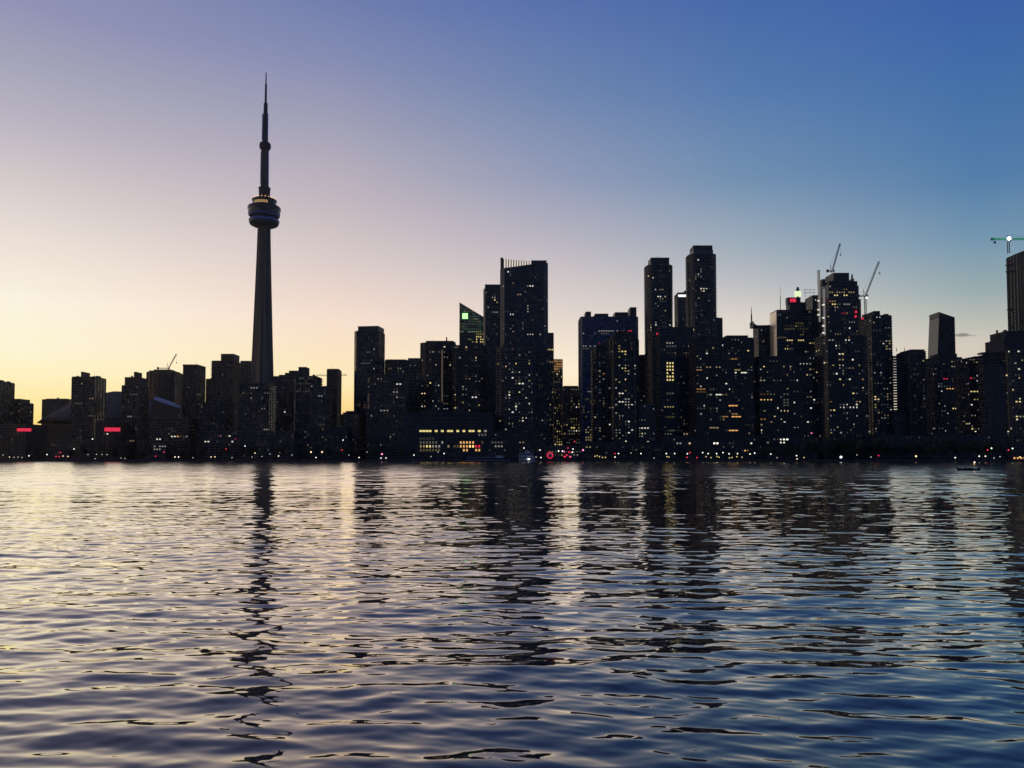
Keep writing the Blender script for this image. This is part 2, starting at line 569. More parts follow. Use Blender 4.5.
STY = dict(  # floor height, bay, slab depth (m proud), slab thickness, pier proud, pier width, every nth bay has a pier
    condo=(3.05, 3.6, 1.30, 0.95, 1.20, 0.35, 2),
    ridged=(3.05, 3.0, 1.70, 0.55, 0.60, 0.30, 3),
    flats=(2.95, 3.2, 0.45, 0.85, 0.60, 0.60, 2),
    office=(3.95, 3.1, 0.22, 1.10, 0.32, 0.30, 1),
    glass=(3.40, 3.0, 0.10, 0.45, 0.24, 0.22, 1),
    piers=(3.60, 3.0, 0.18, 0.90, 0.70, 1.10, 1),
    punched=(3.10, 3.4, 0.30, 1.35, 0.42, 1.50, 1),
)
PAL = dict(
    home=[('warm2', 4), ('warm1', 5), ('white1', 6), ('white2', 6), ('white3', 5), ('warm3', 2), ('yel3', 1.5), ('yel2', 1.5), ('cool1', 5), ('cool2', 3), ('warm0', 5), ('white0', 6), ('org2', .7)],
    work=[('yel2', 5), ('yel1', 6), ('white2', 5), ('white1', 6), ('yel3', 2), ('warm2', 3), ('grn1', 2), ('white3', 2), ('white0', 5)],
    dim=[('warm0', 6), ('white0', 6), ('warm1', 5), ('white1', 4), ('warm2', 1), ('white2', 1)],
    gold=[('yel2', 5), ('yel3', 3), ('org2', 3), ('warm2', 4), ('yel1', 4)],
)

class Building:
    def __init__(s, name, cat, label, x0, x1, top, Y, d=26, rot=0, style='condo', glassm='glass', frame='conc', shape=None,
                 lit=14, pal='home', vb=438, vt=None, slope=None, taper=None, roof=(), rooft=True, seed=None):
        s.Y, s.style, s.rot = Y, style, R(rot)
        rng = s.rng = random.Random(zlib.crc32((name + label).encode()) + (seed or 0))
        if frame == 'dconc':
            frame = rng.choice(('dconc', 'dconc', 'bdark', 'bdark', 'conc') if x0 > 400 else ('dconc', 'conc', 'brown', 'tconc'))  # browner frames on the left stand in for the warm haze veil
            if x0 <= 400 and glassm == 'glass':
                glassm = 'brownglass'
        shp = shape or rect
        # fit width and centre so that the silhouette spans picture columns x0..x1
        mpp = Y / F
        w = max(8.0, (x1 - x0) * mpp)
        d = min(d, max(9.0, w * 1.25))
        zt = at((x0 + x1) / 2, top, Y).z
        for tries in range(6):
            w, cx = max(6.0, (x1 - x0) * mpp), (x0 + x1 - 1024) / 2 * mpp
            ok = False
            for it in range(60):
                cy = Y + d / 2
                ps = []
                for x, y in shp(w, d):
                    X = cx + x * math.cos(s.rot) - y * math.sin(s.rot)
                    Yy = cy + x * math.sin(s.rot) + y * math.cos(s.rot)
                    ps.append(pxof(X, Yy, zt * 0.85))
                l, r = min(ps), max(ps)
                cx -= ((l - x0) + (r - x1)) / 2 * mpp
                w = w - ((r - l) - (x1 - x0)) * mpp
                if w < 5.0:
                    break
            else:
                ok = True
            if ok:
                break
            d *= 0.7
        s.w, s.d, s.cx, s.cy = w, d, cx, Y + d / 2
        s.h = zt - GZ
        s.top_z = zt
        s.root = empty(name, (cx, s.cy, GZ), s.rot)
        tag(s.root, label, cat)
        s.poly = shp(w, d)
        s.taper, s.slope = taper, slope
        fh, bay, sd, st, pp, pw, nth = STY[style]
        s.fh, s.bay = fh, bay
        nf = max(1, round(s.h / fh))
        s.fh = fh = s.h / nf
        s.nf = nf
        zs = [0, s.h] if not taper else [s.h * i / 14 for i in range(15)]
        if slope:                        # (left height, right height) of a slanting roof, in metres above the base
            zl, zr = slope
            def ztop(x): return zl + (zr - zl) * (x + w / 2) / w
        else:
            def ztop(x): return s.h
        s.ztop = ztop
        bm = bmesh.new()
        rings = []
        for z in zs:
            rings.append([(x, y, (z if z < s.h else ztop(x))) for x, y in s.poly_at(z)])
        loft(bm, rings)
        wall = link('wall', bm, M[glassm], s.root)
        # floor slabs
        bm = bmesh.new()
        for i in range(0, nf + 1):
            z = i * fh
            pl = s.clip(s.poly_at(z), z)
            if len(pl) < 3:
                continue
            g = grow(pl, sd)
            tk = st if i < nf else st * 0.6
            loft(bm, [[(x, y, z - tk * 0.5) for x, y in g], [(x, y, z + tk * 0.5) for x, y in g]])
        link('balconies' if style in ('condo', 'flats') else 'floor_bands', bm, M[frame], s.root)
        # piers / mullions
        bm = bmesh.new()
        n = len(s.poly)
        for i in range(n):
            a, b = Vector(s.poly[i]), Vector(s.poly[(i + 1) % n])
            L = (b - a).length
            if L < 2.0 or taper:
                continue
            t = (b - a) / L
            nn = Vector((t.y, -t.x))
            nb = max(1, round(L / bay))
            for j in range(0, nb + 1, nth):
                c = a + t * (L * j / nb)
                zt_ = ztop(c.x) - 0.15
                hw = pw / 2
                if j in (0, nb):
                    hw *= 0.98
                p = [c - t * hw + nn * pp, c - t * hw - nn * 0.3, c + t * hw - nn * 0.3, c + t * hw + nn * pp]
                loft(bm, [[(q.x, q.y, 0) for q in p][::-1], [(q.x, q.y, zt_) for q in p][::-1]])
        if len(bm.verts):
            link('partitions' if style in ('condo', 'flats') else 'mullions', bm, M[frame], s.root)
        else:
            bm.free()
        # roof: parapet kerb and plant
        if rooft and not slope:
            bm = bmesh.new()
            pt = s.poly_at(s.h)
            loft(bm, [[(x, y, s.h + st * 0.3 + .02) for x, y in grow(pt, 0.05)], [(x, y, s.h + st * 0.3 + 0.9) for x, y in grow(pt, 0.05)]])
            link('parapet', bm, M[frame], s.root)
        for q in roof:
            s.roofbox(*q)
        if rooft and not slope and not taper:
            r2 = random.Random(zlib.crc32(label.encode()) + 9)
            for _ in range(r2.choice((0, 1, 2, 2, 3))):      # small plant and vents
                x = r2.uniform(-.4, .4) * w
                y = r2.uniform(-.3, .2) * d
                a_, h_ = r2.uniform(.8, 2.4), r2.uniform(1.2, 2.6)
                bm = bmesh.new()
                box(bm, x - a_, x + a_, y - 1.2, y + 1.2, s.h - .2, s.h + h_)
                box(bm, x - a_ * .5, x + a_ * .3, y - .8, y + .8, s.h + h_ - .05, s.h + h_ + .5)
                link('roof_unit', bm, M['dmetal'], s.root)
            if r2.random() < .35:
                x = r2.uniform(-.35, .35) * w
                bm = bmesh.new()
                bar(bm, (x, 0, s.h - .3), (x, 0, s.h + r2.uniform(4, 7.5)), .14, .07)
                link('antenna', bm, M['dmetal'], s.root)
        s.cache = {}
        s.used = set()
        zlo = max(4.0, zat(vb, Y) - GZ)
        zhi = s.h - 1.0 if vt is None else min(s.h - 1, zat(vt, Y) - GZ)
        s.random_windows(lit, pal, zlo, zhi)

    def poly_at(s, z):
        if not s.taper:
            return s.poly
        t = z / s.h
        l, r = s.taper(t)               # left and right edge as fractions of the half width
        out = []
        for x, y in s.poly:
            f = (x + s.w / 2) / s.w
            out.append(((l + (r - l) * f) * s.w / 2, y))
        return out

    def clip(s, pl, z):
        if not s.slope or z <= min(s.slope):
            return pl
        zl, zr = s.slope
        xc = -s.w / 2 + s.w * (z - zl) / (zr - zl)
        sign = 1 if zl > zr else -1      # keep x < xc when the left is the higher side
        out = []
        n = len(pl)
        for i in range(n):
            p, q = pl[i], pl[(i + 1) % n]
            ip, iq = (p[0] - xc) * sign <= 0, (q[0] - xc) * sign <= 0
            if ip:
                out.append(p)
            if ip != iq:
                t = (xc - p[0]) / (q[0] - p[0])
                out.append((xc, p[1] + t * (q[1] - p[1])))
        return out

    def local(s, px, py, off=0.0):
        """point of the front plane seen at a picture position, in the building's own frame"""
        inv = Matrix.Rotation(-s.rot, 3, 'Z')
        o = inv @ (Vector((0, 0, CAM_H)) - Vector((s.cx, s.cy, GZ)))
        dd = inv @ ray(px, py)
        t = (-s.d / 2 - off - o.y) / dd.y
        return o + dd * t

    def roofbox(s, x0, x1, top, m='dconc', name='penthouse', depth=0.6, zb=None):
        z0 = (s.h - 0.5) if zb is None else zat(zb, s.Y) - GZ
        depth = min(depth, 1.05)
        yd = s.d * depth / 2
        mpp = s.Y / F
        c, si = math.cos(s.rot), math.sin(s.rot)
        zt = zat(top, s.Y + s.d / 2 - yd) - GZ
        for tries in range(5):
            xa, xb = s.local(x0, top).x, s.local(x1, top).x
            for it in range(50):          # fit the box so that its silhouette spans columns x0..x1
                ps = [pxof(s.cx + x * c - y * si, s.cy + x * si + y * c, zt) for x in (xa, xb) for y in (-yd, yd)]
                xa += (x0 - min(ps)) * mpp * .8
                xb += (x1 - max(ps)) * mpp * .8
            if xb - xa > .7:
                break
            yd *= .6
        if xb - xa < .7:
            xa, xb = (xa + xb) / 2 - .6, (xa + xb) / 2 + .6
        bm = bmesh.new()
        box(bm, xa, xb, -yd, yd, z0, zt)
        if zt - z0 > 5:      # louvre lines
            n = int((zt - z0) / 1.6)
            for i in range(1, n):
                z = z0 + (zt - z0) * i / n
                box(bm, xa - .18, xb + .18, -yd - .18, yd + .18, z - .25, z + .25)
        box(bm, xa - .25, xb + .25, -yd - .25, yd + .25, zt - .45, zt + .25)
        return link(name, bm, M[m], s.root)

    def spike(s, px, top, r=0.35, base=None, name='antenna'):
        a = s.local(px, top)
        bm = bmesh.new()
        z0 = s.h - 0.5 if base is None else zat(base, s.Y) - GZ
        bar(bm, (a.x, 0, z0), (a.x, 0, z0 + (a.z - z0) * .6), r * 1.3)
        bar(bm, (a.x, 0, z0 + (a.z - z0) * .6 - .1), (a.x, 0, a.z), r * .8, r * .4)
        return link(name, bm, M['dmetal'], s.root)

    def pane(s, edge, j, i, mk, wf=0.78, hf=0.55):
        if (edge, j, i) in s.used:
            return
        s.used.add((edge, j, i))
        a, b = Vector(s.poly[edge]), Vector(s.poly[(edge + 1) % len(s.poly)])
        L = (b - a).length
        t = (b - a) / L
        nn = Vector((t.y, -t.x))
        nb = max(1, round(L / s.bay))
        key = (edge, mk, wf, hf)
        if key not in s.cache:
            bm = bmesh.new()
            hw, hh = L / nb * wf / 2, s.fh * hf / 2
            box(bm, -hw, hw, -0.06, 0.03, -hh, hh)
            me = bpy.data.meshes.new('window')
            bm.to_mesh(me)
            bm.free()
            me.materials.append(E[mk])
            s.cache[key] = me
        c = a + t * (L * (j + 0.5) / nb) + nn * 0.05
        o = bpy.data.objects.new('window', s.cache[key])
        COL.objects.link(o)
        o.parent = s.root
        o.location = (c.x, c.y, (i + 0.54) * s.fh)
        o.rotation_euler = (0, 0, math.atan2(t.y, t.x))
        return o

    def faces(s):
        out = []
        n = len(s.poly)
        for e in range(n):
            a, b = Vector(s.poly[e]), Vector(s.poly[(e + 1) % n])
            L = (b - a).length
            if L < 1.5:
                continue
            t = (b - a) / L
            nn = Vector((t.y, -t.x))
            mid = (a + b) / 2
            wn = Matrix.Rotation(s.rot, 2) @ nn
            wm = Matrix.Rotation(s.rot, 2) @ mid + Vector((s.cx, s.cy))
            f = -wn.dot(wm.normalized())
            if f > 0.12:
                out.append((e, max(1, round(L / s.bay)), L * f))
        return out

    def random_windows(s, k, pal, zlo, zhi):
        if s.taper:
            return
        fs = s.faces()
        if not fs or k <= 0:
            return
        names = [p for p, c in PAL[pal]]
        ws = [c for p, c in PAL[pal]]
        for _ in range(int(k * 1.15)):
            e, nb, _w = s.rng.choices(fs, [f[2] for f in fs])[0]
            i = int(s.rng.uniform(zlo, zhi) / s.fh)
            j = s.rng.randrange(nb)
            if i < 1 or i >= s.nf:
                continue
            a, b = Vector(s.poly[e]), Vector(s.poly[(e + 1) % len(s.poly)])
            if s.slope and (i + 1) * s.fh > s.ztop((a + (b - a) * (j + .5) / nb).x):
                continue
            run = s.rng.choices((1, 2, 3), (9, 1.6, 0.3))[0] if pal != 'work' else s.rng.choices((1, 2, 3, 5), (5, 3, 2, 1))[0]
            mk = s.rng.choices(names, ws)[0]
            wf = s.rng.choice((0.22, 0.28, 0.36, 0.52))
            hf = s.rng.choice((0.26, 0.34, 0.42, 0.5))
            for q in range(run):
                if j + q < nb:
                    s.pane(e, j + q, i, mk, wf, hf)

    def lit(s, px0, px1, py, mk, rows=1, hf=0.42, wf=0.54, skip=0.0):
        """light the windows of the front found at picture columns px0..px1, row py"""
        e = max(s.faces(), key=lambda f: f[2])[0]
        a, b = Vector(s.poly[e]), Vector(s.poly[(e + 1) % len(s.poly)])
        L = (b - a).length
        nb = max(1, round(L / s.bay))
        p, q = s.local(px0, py), s.local(px1, py)
        i = int(p.z / s.fh)
        j0 = int((p.x - a.x) / L * nb)
        j1 = int((q.x - a.x) / L * nb)
        for r_ in range(rows):
            for j in range(max(0, j0), min(nb - 1, max(j1, j0)) + 1):
                if s.slope and (i - r_ + 1) * s.fh > s.ztop(a.x + (b.x - a.x) * (j + .5) / nb) - .5:
                    continue
                if 0 <= i - r_ < s.nf and s.rng.random() >= skip:
                    s.pane(e, j, i - r_, mk, wf, hf)

    def panel(s, name, px0, px1, py0, py1, mk, off=1.2, th=0.5, label=None):
        """a flat sign or lit panel standing proud of the front"""
        a, b = s.local(px0, py0, off), s.local(px1, py1, off)
        bm = bmesh.new()
        box(bm, a.x, b.x, -s.d / 2 - off, -s.d / 2 - off + th, b.z, a.z)
        o = link(name, bm, E[mk] if mk in E else M[mk], s.root)
        bm = bmesh.new()
        yb = -s.d / 2 - off + th + .005
        box(bm, a.x - .3, b.x + .3, yb, max(-s.d / 2 - .05, yb + .3), b.z - .3, a.z + .3)
        link('sign_backing' if 'sign' in name else 'backing', bm, M['dmetal'], s.root)
        if label:
            o['label'] = label
        return o

    def fins(s, px0, px1, tops, bot, step=2.6, m='alu', w=.42, name='crown_fins'):
        """a row of upright crown fins; tops = (left row, right row)"""
        bm = bmesh.new()
        a, b = s.local(px0, tops[0]), s.local(px1, tops[1])
        z0 = zat(bot, s.Y) - GZ
        n = max(2, int((b.x - a.x) / step))
        for i in range(n + 1):
            f = i / n
            x = a.x + (b.x - a.x) * f
            z = a.z + (b.z - a.z) * f
            box(bm, x - w, x + w, -s.d / 2 + .05, -s.d / 2 + 1.4, z0, z)
        return link(name, bm, E[m] if m in E else M[m], s.root)

AT, OT, TW = 'apartment tower', 'office tower', 'tower'

# ---- left of the tall tower
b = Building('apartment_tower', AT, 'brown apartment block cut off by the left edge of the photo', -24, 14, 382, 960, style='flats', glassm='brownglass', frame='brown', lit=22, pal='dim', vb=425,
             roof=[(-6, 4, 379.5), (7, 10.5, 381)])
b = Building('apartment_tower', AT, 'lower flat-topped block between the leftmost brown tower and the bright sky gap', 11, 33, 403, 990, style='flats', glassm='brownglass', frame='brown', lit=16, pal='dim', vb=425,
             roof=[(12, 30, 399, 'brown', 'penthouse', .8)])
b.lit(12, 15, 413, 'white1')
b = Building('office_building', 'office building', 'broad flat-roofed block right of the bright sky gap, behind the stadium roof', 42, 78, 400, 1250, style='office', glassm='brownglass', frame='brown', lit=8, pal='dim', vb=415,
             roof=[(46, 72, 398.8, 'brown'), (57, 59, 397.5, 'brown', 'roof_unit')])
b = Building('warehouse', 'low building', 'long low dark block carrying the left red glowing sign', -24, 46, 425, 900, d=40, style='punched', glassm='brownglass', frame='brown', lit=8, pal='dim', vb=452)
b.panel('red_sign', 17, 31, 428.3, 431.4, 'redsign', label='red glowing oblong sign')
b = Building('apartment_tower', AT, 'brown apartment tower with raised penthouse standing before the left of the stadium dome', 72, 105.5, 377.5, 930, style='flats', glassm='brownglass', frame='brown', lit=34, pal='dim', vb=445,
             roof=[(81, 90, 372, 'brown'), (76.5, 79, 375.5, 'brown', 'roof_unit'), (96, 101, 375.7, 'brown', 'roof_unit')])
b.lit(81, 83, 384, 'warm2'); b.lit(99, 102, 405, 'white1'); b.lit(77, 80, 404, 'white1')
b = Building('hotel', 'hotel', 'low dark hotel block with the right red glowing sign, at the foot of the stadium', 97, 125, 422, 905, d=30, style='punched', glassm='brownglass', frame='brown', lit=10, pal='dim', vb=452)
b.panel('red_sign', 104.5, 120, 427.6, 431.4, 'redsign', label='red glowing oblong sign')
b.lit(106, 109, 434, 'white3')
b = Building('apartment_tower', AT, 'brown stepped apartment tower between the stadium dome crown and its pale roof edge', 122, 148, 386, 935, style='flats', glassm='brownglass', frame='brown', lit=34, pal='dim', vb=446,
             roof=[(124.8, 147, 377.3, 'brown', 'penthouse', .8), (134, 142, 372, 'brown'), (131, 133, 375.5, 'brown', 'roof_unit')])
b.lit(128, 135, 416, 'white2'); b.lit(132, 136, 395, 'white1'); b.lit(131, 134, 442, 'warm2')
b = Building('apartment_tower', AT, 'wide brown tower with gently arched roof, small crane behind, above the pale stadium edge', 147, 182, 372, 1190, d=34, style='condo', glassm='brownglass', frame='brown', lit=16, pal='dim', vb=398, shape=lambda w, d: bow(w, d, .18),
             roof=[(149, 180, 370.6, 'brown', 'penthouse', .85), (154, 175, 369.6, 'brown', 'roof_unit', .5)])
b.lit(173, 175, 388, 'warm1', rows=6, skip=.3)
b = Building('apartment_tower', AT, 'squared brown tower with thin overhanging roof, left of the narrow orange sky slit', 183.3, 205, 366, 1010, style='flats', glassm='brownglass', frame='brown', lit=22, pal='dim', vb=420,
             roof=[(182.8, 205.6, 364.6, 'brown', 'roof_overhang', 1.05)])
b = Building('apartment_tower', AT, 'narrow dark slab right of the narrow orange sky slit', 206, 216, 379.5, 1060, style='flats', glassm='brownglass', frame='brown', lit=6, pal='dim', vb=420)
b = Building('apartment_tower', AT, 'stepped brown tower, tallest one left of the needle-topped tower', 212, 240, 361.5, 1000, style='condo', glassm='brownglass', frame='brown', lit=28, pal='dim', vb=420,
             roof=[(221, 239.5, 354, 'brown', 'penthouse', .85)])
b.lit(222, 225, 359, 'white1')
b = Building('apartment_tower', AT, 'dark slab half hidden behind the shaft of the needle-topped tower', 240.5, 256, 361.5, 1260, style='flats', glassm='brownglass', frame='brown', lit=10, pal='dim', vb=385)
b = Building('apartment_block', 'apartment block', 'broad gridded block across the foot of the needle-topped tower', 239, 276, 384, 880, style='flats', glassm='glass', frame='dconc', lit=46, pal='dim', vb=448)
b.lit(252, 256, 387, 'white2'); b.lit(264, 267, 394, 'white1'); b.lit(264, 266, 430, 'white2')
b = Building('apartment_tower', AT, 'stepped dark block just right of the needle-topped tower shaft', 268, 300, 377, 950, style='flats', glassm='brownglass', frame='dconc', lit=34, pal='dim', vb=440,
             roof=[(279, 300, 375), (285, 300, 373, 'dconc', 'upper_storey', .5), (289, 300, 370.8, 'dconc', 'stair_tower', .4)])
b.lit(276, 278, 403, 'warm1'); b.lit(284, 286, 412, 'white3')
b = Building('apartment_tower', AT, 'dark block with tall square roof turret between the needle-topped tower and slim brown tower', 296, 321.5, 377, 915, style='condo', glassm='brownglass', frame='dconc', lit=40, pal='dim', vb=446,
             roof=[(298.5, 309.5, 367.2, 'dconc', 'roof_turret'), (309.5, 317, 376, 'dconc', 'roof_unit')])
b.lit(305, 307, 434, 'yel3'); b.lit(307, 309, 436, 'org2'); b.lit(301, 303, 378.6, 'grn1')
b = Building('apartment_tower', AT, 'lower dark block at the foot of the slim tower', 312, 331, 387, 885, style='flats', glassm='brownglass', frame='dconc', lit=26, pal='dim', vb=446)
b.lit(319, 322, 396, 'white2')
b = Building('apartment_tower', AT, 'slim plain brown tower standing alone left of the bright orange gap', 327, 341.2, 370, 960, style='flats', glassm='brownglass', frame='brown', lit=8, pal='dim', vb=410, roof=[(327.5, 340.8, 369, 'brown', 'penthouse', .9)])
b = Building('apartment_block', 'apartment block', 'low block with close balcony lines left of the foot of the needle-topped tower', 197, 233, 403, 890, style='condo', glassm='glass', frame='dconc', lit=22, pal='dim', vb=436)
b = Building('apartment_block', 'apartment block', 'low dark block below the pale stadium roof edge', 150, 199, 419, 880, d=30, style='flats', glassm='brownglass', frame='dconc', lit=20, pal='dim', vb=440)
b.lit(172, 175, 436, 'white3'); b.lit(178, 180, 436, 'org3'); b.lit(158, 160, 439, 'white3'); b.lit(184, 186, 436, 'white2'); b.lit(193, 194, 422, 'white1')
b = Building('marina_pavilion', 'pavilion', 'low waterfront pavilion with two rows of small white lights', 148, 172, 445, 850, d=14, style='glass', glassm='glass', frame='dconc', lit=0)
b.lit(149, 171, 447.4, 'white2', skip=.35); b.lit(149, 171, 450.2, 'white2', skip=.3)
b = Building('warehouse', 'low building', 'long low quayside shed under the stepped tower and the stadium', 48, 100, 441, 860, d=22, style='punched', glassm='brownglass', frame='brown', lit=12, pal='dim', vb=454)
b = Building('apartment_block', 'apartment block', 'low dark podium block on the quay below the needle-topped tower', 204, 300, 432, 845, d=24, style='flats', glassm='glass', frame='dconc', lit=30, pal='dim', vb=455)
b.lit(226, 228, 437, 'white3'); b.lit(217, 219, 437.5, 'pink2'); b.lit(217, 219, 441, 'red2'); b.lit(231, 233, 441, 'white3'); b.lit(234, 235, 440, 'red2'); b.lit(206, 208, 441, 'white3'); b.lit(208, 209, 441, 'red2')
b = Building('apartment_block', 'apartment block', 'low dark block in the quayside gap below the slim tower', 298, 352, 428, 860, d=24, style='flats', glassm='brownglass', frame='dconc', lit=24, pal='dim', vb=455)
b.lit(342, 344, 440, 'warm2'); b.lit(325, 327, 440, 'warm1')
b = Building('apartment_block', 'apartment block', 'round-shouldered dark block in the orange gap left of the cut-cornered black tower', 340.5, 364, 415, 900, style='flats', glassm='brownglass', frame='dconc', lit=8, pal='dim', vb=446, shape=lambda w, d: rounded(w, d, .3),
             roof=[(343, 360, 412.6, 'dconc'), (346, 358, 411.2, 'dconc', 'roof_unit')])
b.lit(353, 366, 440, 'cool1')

# ---- between the slim tower and the crowned glass tower
b = Building('office_tower', OT, 'cut-cornered black tower with paler right edge, standing alone right of the orange gap', 354.5, 384.6, 331.5, 960, d=30, rot=-8, style='glass', glassm='glass', frame='dmetal', lit=26, pal='dim', vb=405, shape=lambda w, d: chamfered(w, d, 3.5),
             roof=[(358, 384, 326.3, 'dmetal', 'cut_top', .8)])
b.lit(373, 376, 350, 'white2'); b.lit(362, 370, 363, 'white1'); b.lit(374, 377, 369, 'white2'); b.lit(355, 366, 406, 'org1', rows=2, skip=.3)  # the low orange panes imitate a reflection in the glass, by emission
b = Building('office_building', 'office building', 'broad dark flat-topped block behind, right of the cut-cornered black tower', 385, 424, 361, 1010, d=34, style='office', glassm='glass', frame='dconc', lit=16, pal='dim', vb=385,
             roof=[(386, 408, 359.6), (408, 424, 358.3, 'dconc', 'plant_room', .5)])
b = Building('apartment_tower', AT, 'lower dark apartment slab at the foot of the cut-cornered black tower', 367, 408, 375, 900, style='condo', glassm='glass', frame='dconc', lit=44, pal='dim', vb=446)
b.lit(397, 400, 385, 'white3'); b.lit(393, 396, 391, 'white2'); b.lit(397, 399, 398, 'white2'); b.lit(382, 386, 411, 'white2'); b.lit(409, 411, 413, 'white1'); b.lit(368, 370, 380, 'warm1', rows=12, skip=.4)
b = Building('apartment_tower', AT, 'dark tower with an upright glowing strip and pale roof corners', 421, 456, 343, 930, d=30, style='condo', glassm='glass', frame='dconc', lit=44, pal='home', vb=412, shape=lambda w, d: bow(w, d, .2),
             roof=[(426, 454, 341, 'dconc'), (446, 447.2, 337.5, 'dconc', 'roof_mast', .1), (452.5, 455.5, 341.8, 'roofw', 'stair_tower', .3)])
b.panel('light_strip', 441.6, 442.6, 350, 402, 'warm1', off=1.5)
b.lit(423, 426, 344.5, 'cool1', rows=2); b.lit(430, 433, 363, 'yel2', rows=2); b.lit(428, 434, 383, 'white1', rows=4, skip=.3)
b = Building('apartment_tower', AT, 'dark block below the green glass tower, right of the upright glowing strip', 453, 487, 346, 905, style='condo', glassm='glass', frame='dconc', lit=40, pal='home', vb=412, shape=lambda w, d: rounded(w, d, .25))
b.lit(473, 475, 398, 'white3'); b.lit(457, 460, 358, 'white2')
zl, zr = zat(302.5, 1200) - GZ, zat(317, 1200) - GZ
b = Building('office_tower', OT, 'green glass tower with slanting roof and a bright green square sign', 459.6, 484.5, 302.5, 1200, d=34, style='office', glassm='greenglass', frame='dmetal', lit=14, pal='work', vb=345, slope=(zl, zr), rooft=False)
b.panel('green_sign', 462.3, 467.8, 313.2, 318.8, 'greensign', label='bright green square sign')
b.lit(460, 474, 332, 'grn2', skip=.15); b.lit(474, 482, 331, 'yel2', rows=2, skip=.2); b.lit(461, 468, 309, 'grn1', skip=.3); b.lit(462, 480, 322, 'grn1', skip=.3); b.lit(476, 483, 338, 'yel3', rows=3, skip=.25); b.lit(461, 480, 326, 'grn1')
for y in (306, 309.5, 312, 315, 317.5, 320, 324, 328):
    b.lit(460.5, 483, y, 'grn1', skip=.2)
for y in (307, 311, 316, 319, 325):
    b.lit(460.5, 483, y, 'grn2', skip=.6)
b = Building('apartment_tower', AT, 'slender dark tower with capped roof tucked against the left of the crowned glass tower', 483.5, 502, 289, 1080, d=26, style='glass', glassm='glass', frame='dmetal', lit=20, pal='home', vb=345, shape=lambda w, d: rounded(w, d, .2),
             roof=[(485, 501, 284.6, 'dmetal', 'roof_cap', .9)])
b.lit(487, 489, 308, 'white2'); b.lit(492, 496, 312, 'white2')
zl, zr = zat(268.5, 930) - GZ, zat(262, 930) - GZ
b = Building('apartment_tower', AT, 'tall blue glass tower crowned with a slanting row of pale fins', 500.3, 547.8, 262, 930, d=30, style='glass', glassm='blueglass', frame='dmetal', lit=62, pal='home', vb=400, slope=(zl, zr), rooft=False, shape=lambda w, d: chamfered(w, d, 5))
b.fins(503.5, 534, (258.8, 261.8), 268, step=2.9, m='dmetal', w=.55)
b.fins(504.8, 531, (259.2, 262), 267.4, step=2.9, m='fin', w=.5, name='lit_fins')  # glowing strips added for the bright sky between the dark fins
b.roofbox(500.6, 503, 257.8, 'dmetal', 'corner_fin', .5, zb=270)
b.roofbox(531, 546.5, 260.6, 'dmetal', 'roof_cap', .8, zb=266)
b.lit(508, 510, 273, 'white3'); b.lit(530, 533, 287, 'white3'); b.lit(517, 521, 293.5, 'warm2'); b.lit(527, 528, 307, 'white2', rows=3)
b = Building('apartment_tower', AT, 'nearer dark tower dotted with white windows, before the foot of the crowned glass tower', 497, 535, 348, 830, style='condo', glassm='glass', frame='dconc', lit=84, pal='home', vb=446, shape=lambda w, d: rounded(w, d, .3), roof=[(503, 530, 345, 'dconc')])
b.lit(512, 513, 372, 'white2', rows=1); b.lit(513, 514, 378, 'white3'); b.lit(521, 522, 383, 'white3'); b.lit(507, 509, 395, 'white3'); b.lit(513, 514, 411, 'white3'); b.lit(530, 531, 419, 'white2', rows=3); b.lit(511, 513, 346, 'pink1', rows=2); b.lit(516, 519, 347, 'pink1')
b.lit(511.5, 513, 445, 'white4'); b.lit(515, 516, 445, 'white4')
b = Building('apartment_tower', AT, 'dark wing rising along the right edge of the crowned glass tower, lower and nearer', 532, 549, 352, 850, style='flats', glassm='glass', frame='dconc', lit=20, pal='dim', vb=446)
b = Building('office_tower', OT, 'thin sliver of tower with yellow windows right of the crowned glass tower', 546.5, 553.6, 333.5, 1240, d=20, style='office', glassm='glass', frame='dmetal', lit=10, pal='gold', vb=445)
b.lit(549, 553, 350, 'yel3'); b.lit(549, 553, 362, 'yel2')
b = Building('office_tower', OT, 'narrow office tower with a glowing yellow top, beside the pale sky gap', 553.4, 562.6, 360, 1180, d=22, style='office', glassm='glass', frame='dmetal', lit=46, pal='gold', vb=446)
b.lit(553, 562, 361.5, 'org2', rows=4, hf=.8, wf=.9)
b.lit(553, 561, 444, 'yel3'); b.lit(553, 561, 441, 'yel2'); b.lit(553, 560, 409, 'yel2')
b = Building('office_building', 'office building', 'low reddish block at the bottom of the pale sky gap', 562, 580, 388, 1060, style='office', glassm='brownglass', frame='brick', lit=42, pal='work', vb=446, roof=[(563, 578, 386, 'brick')])
b.lit(570, 579, 428, 'yel3', skip=.2); b.lit(570, 578, 432, 'yel2', skip=.2)

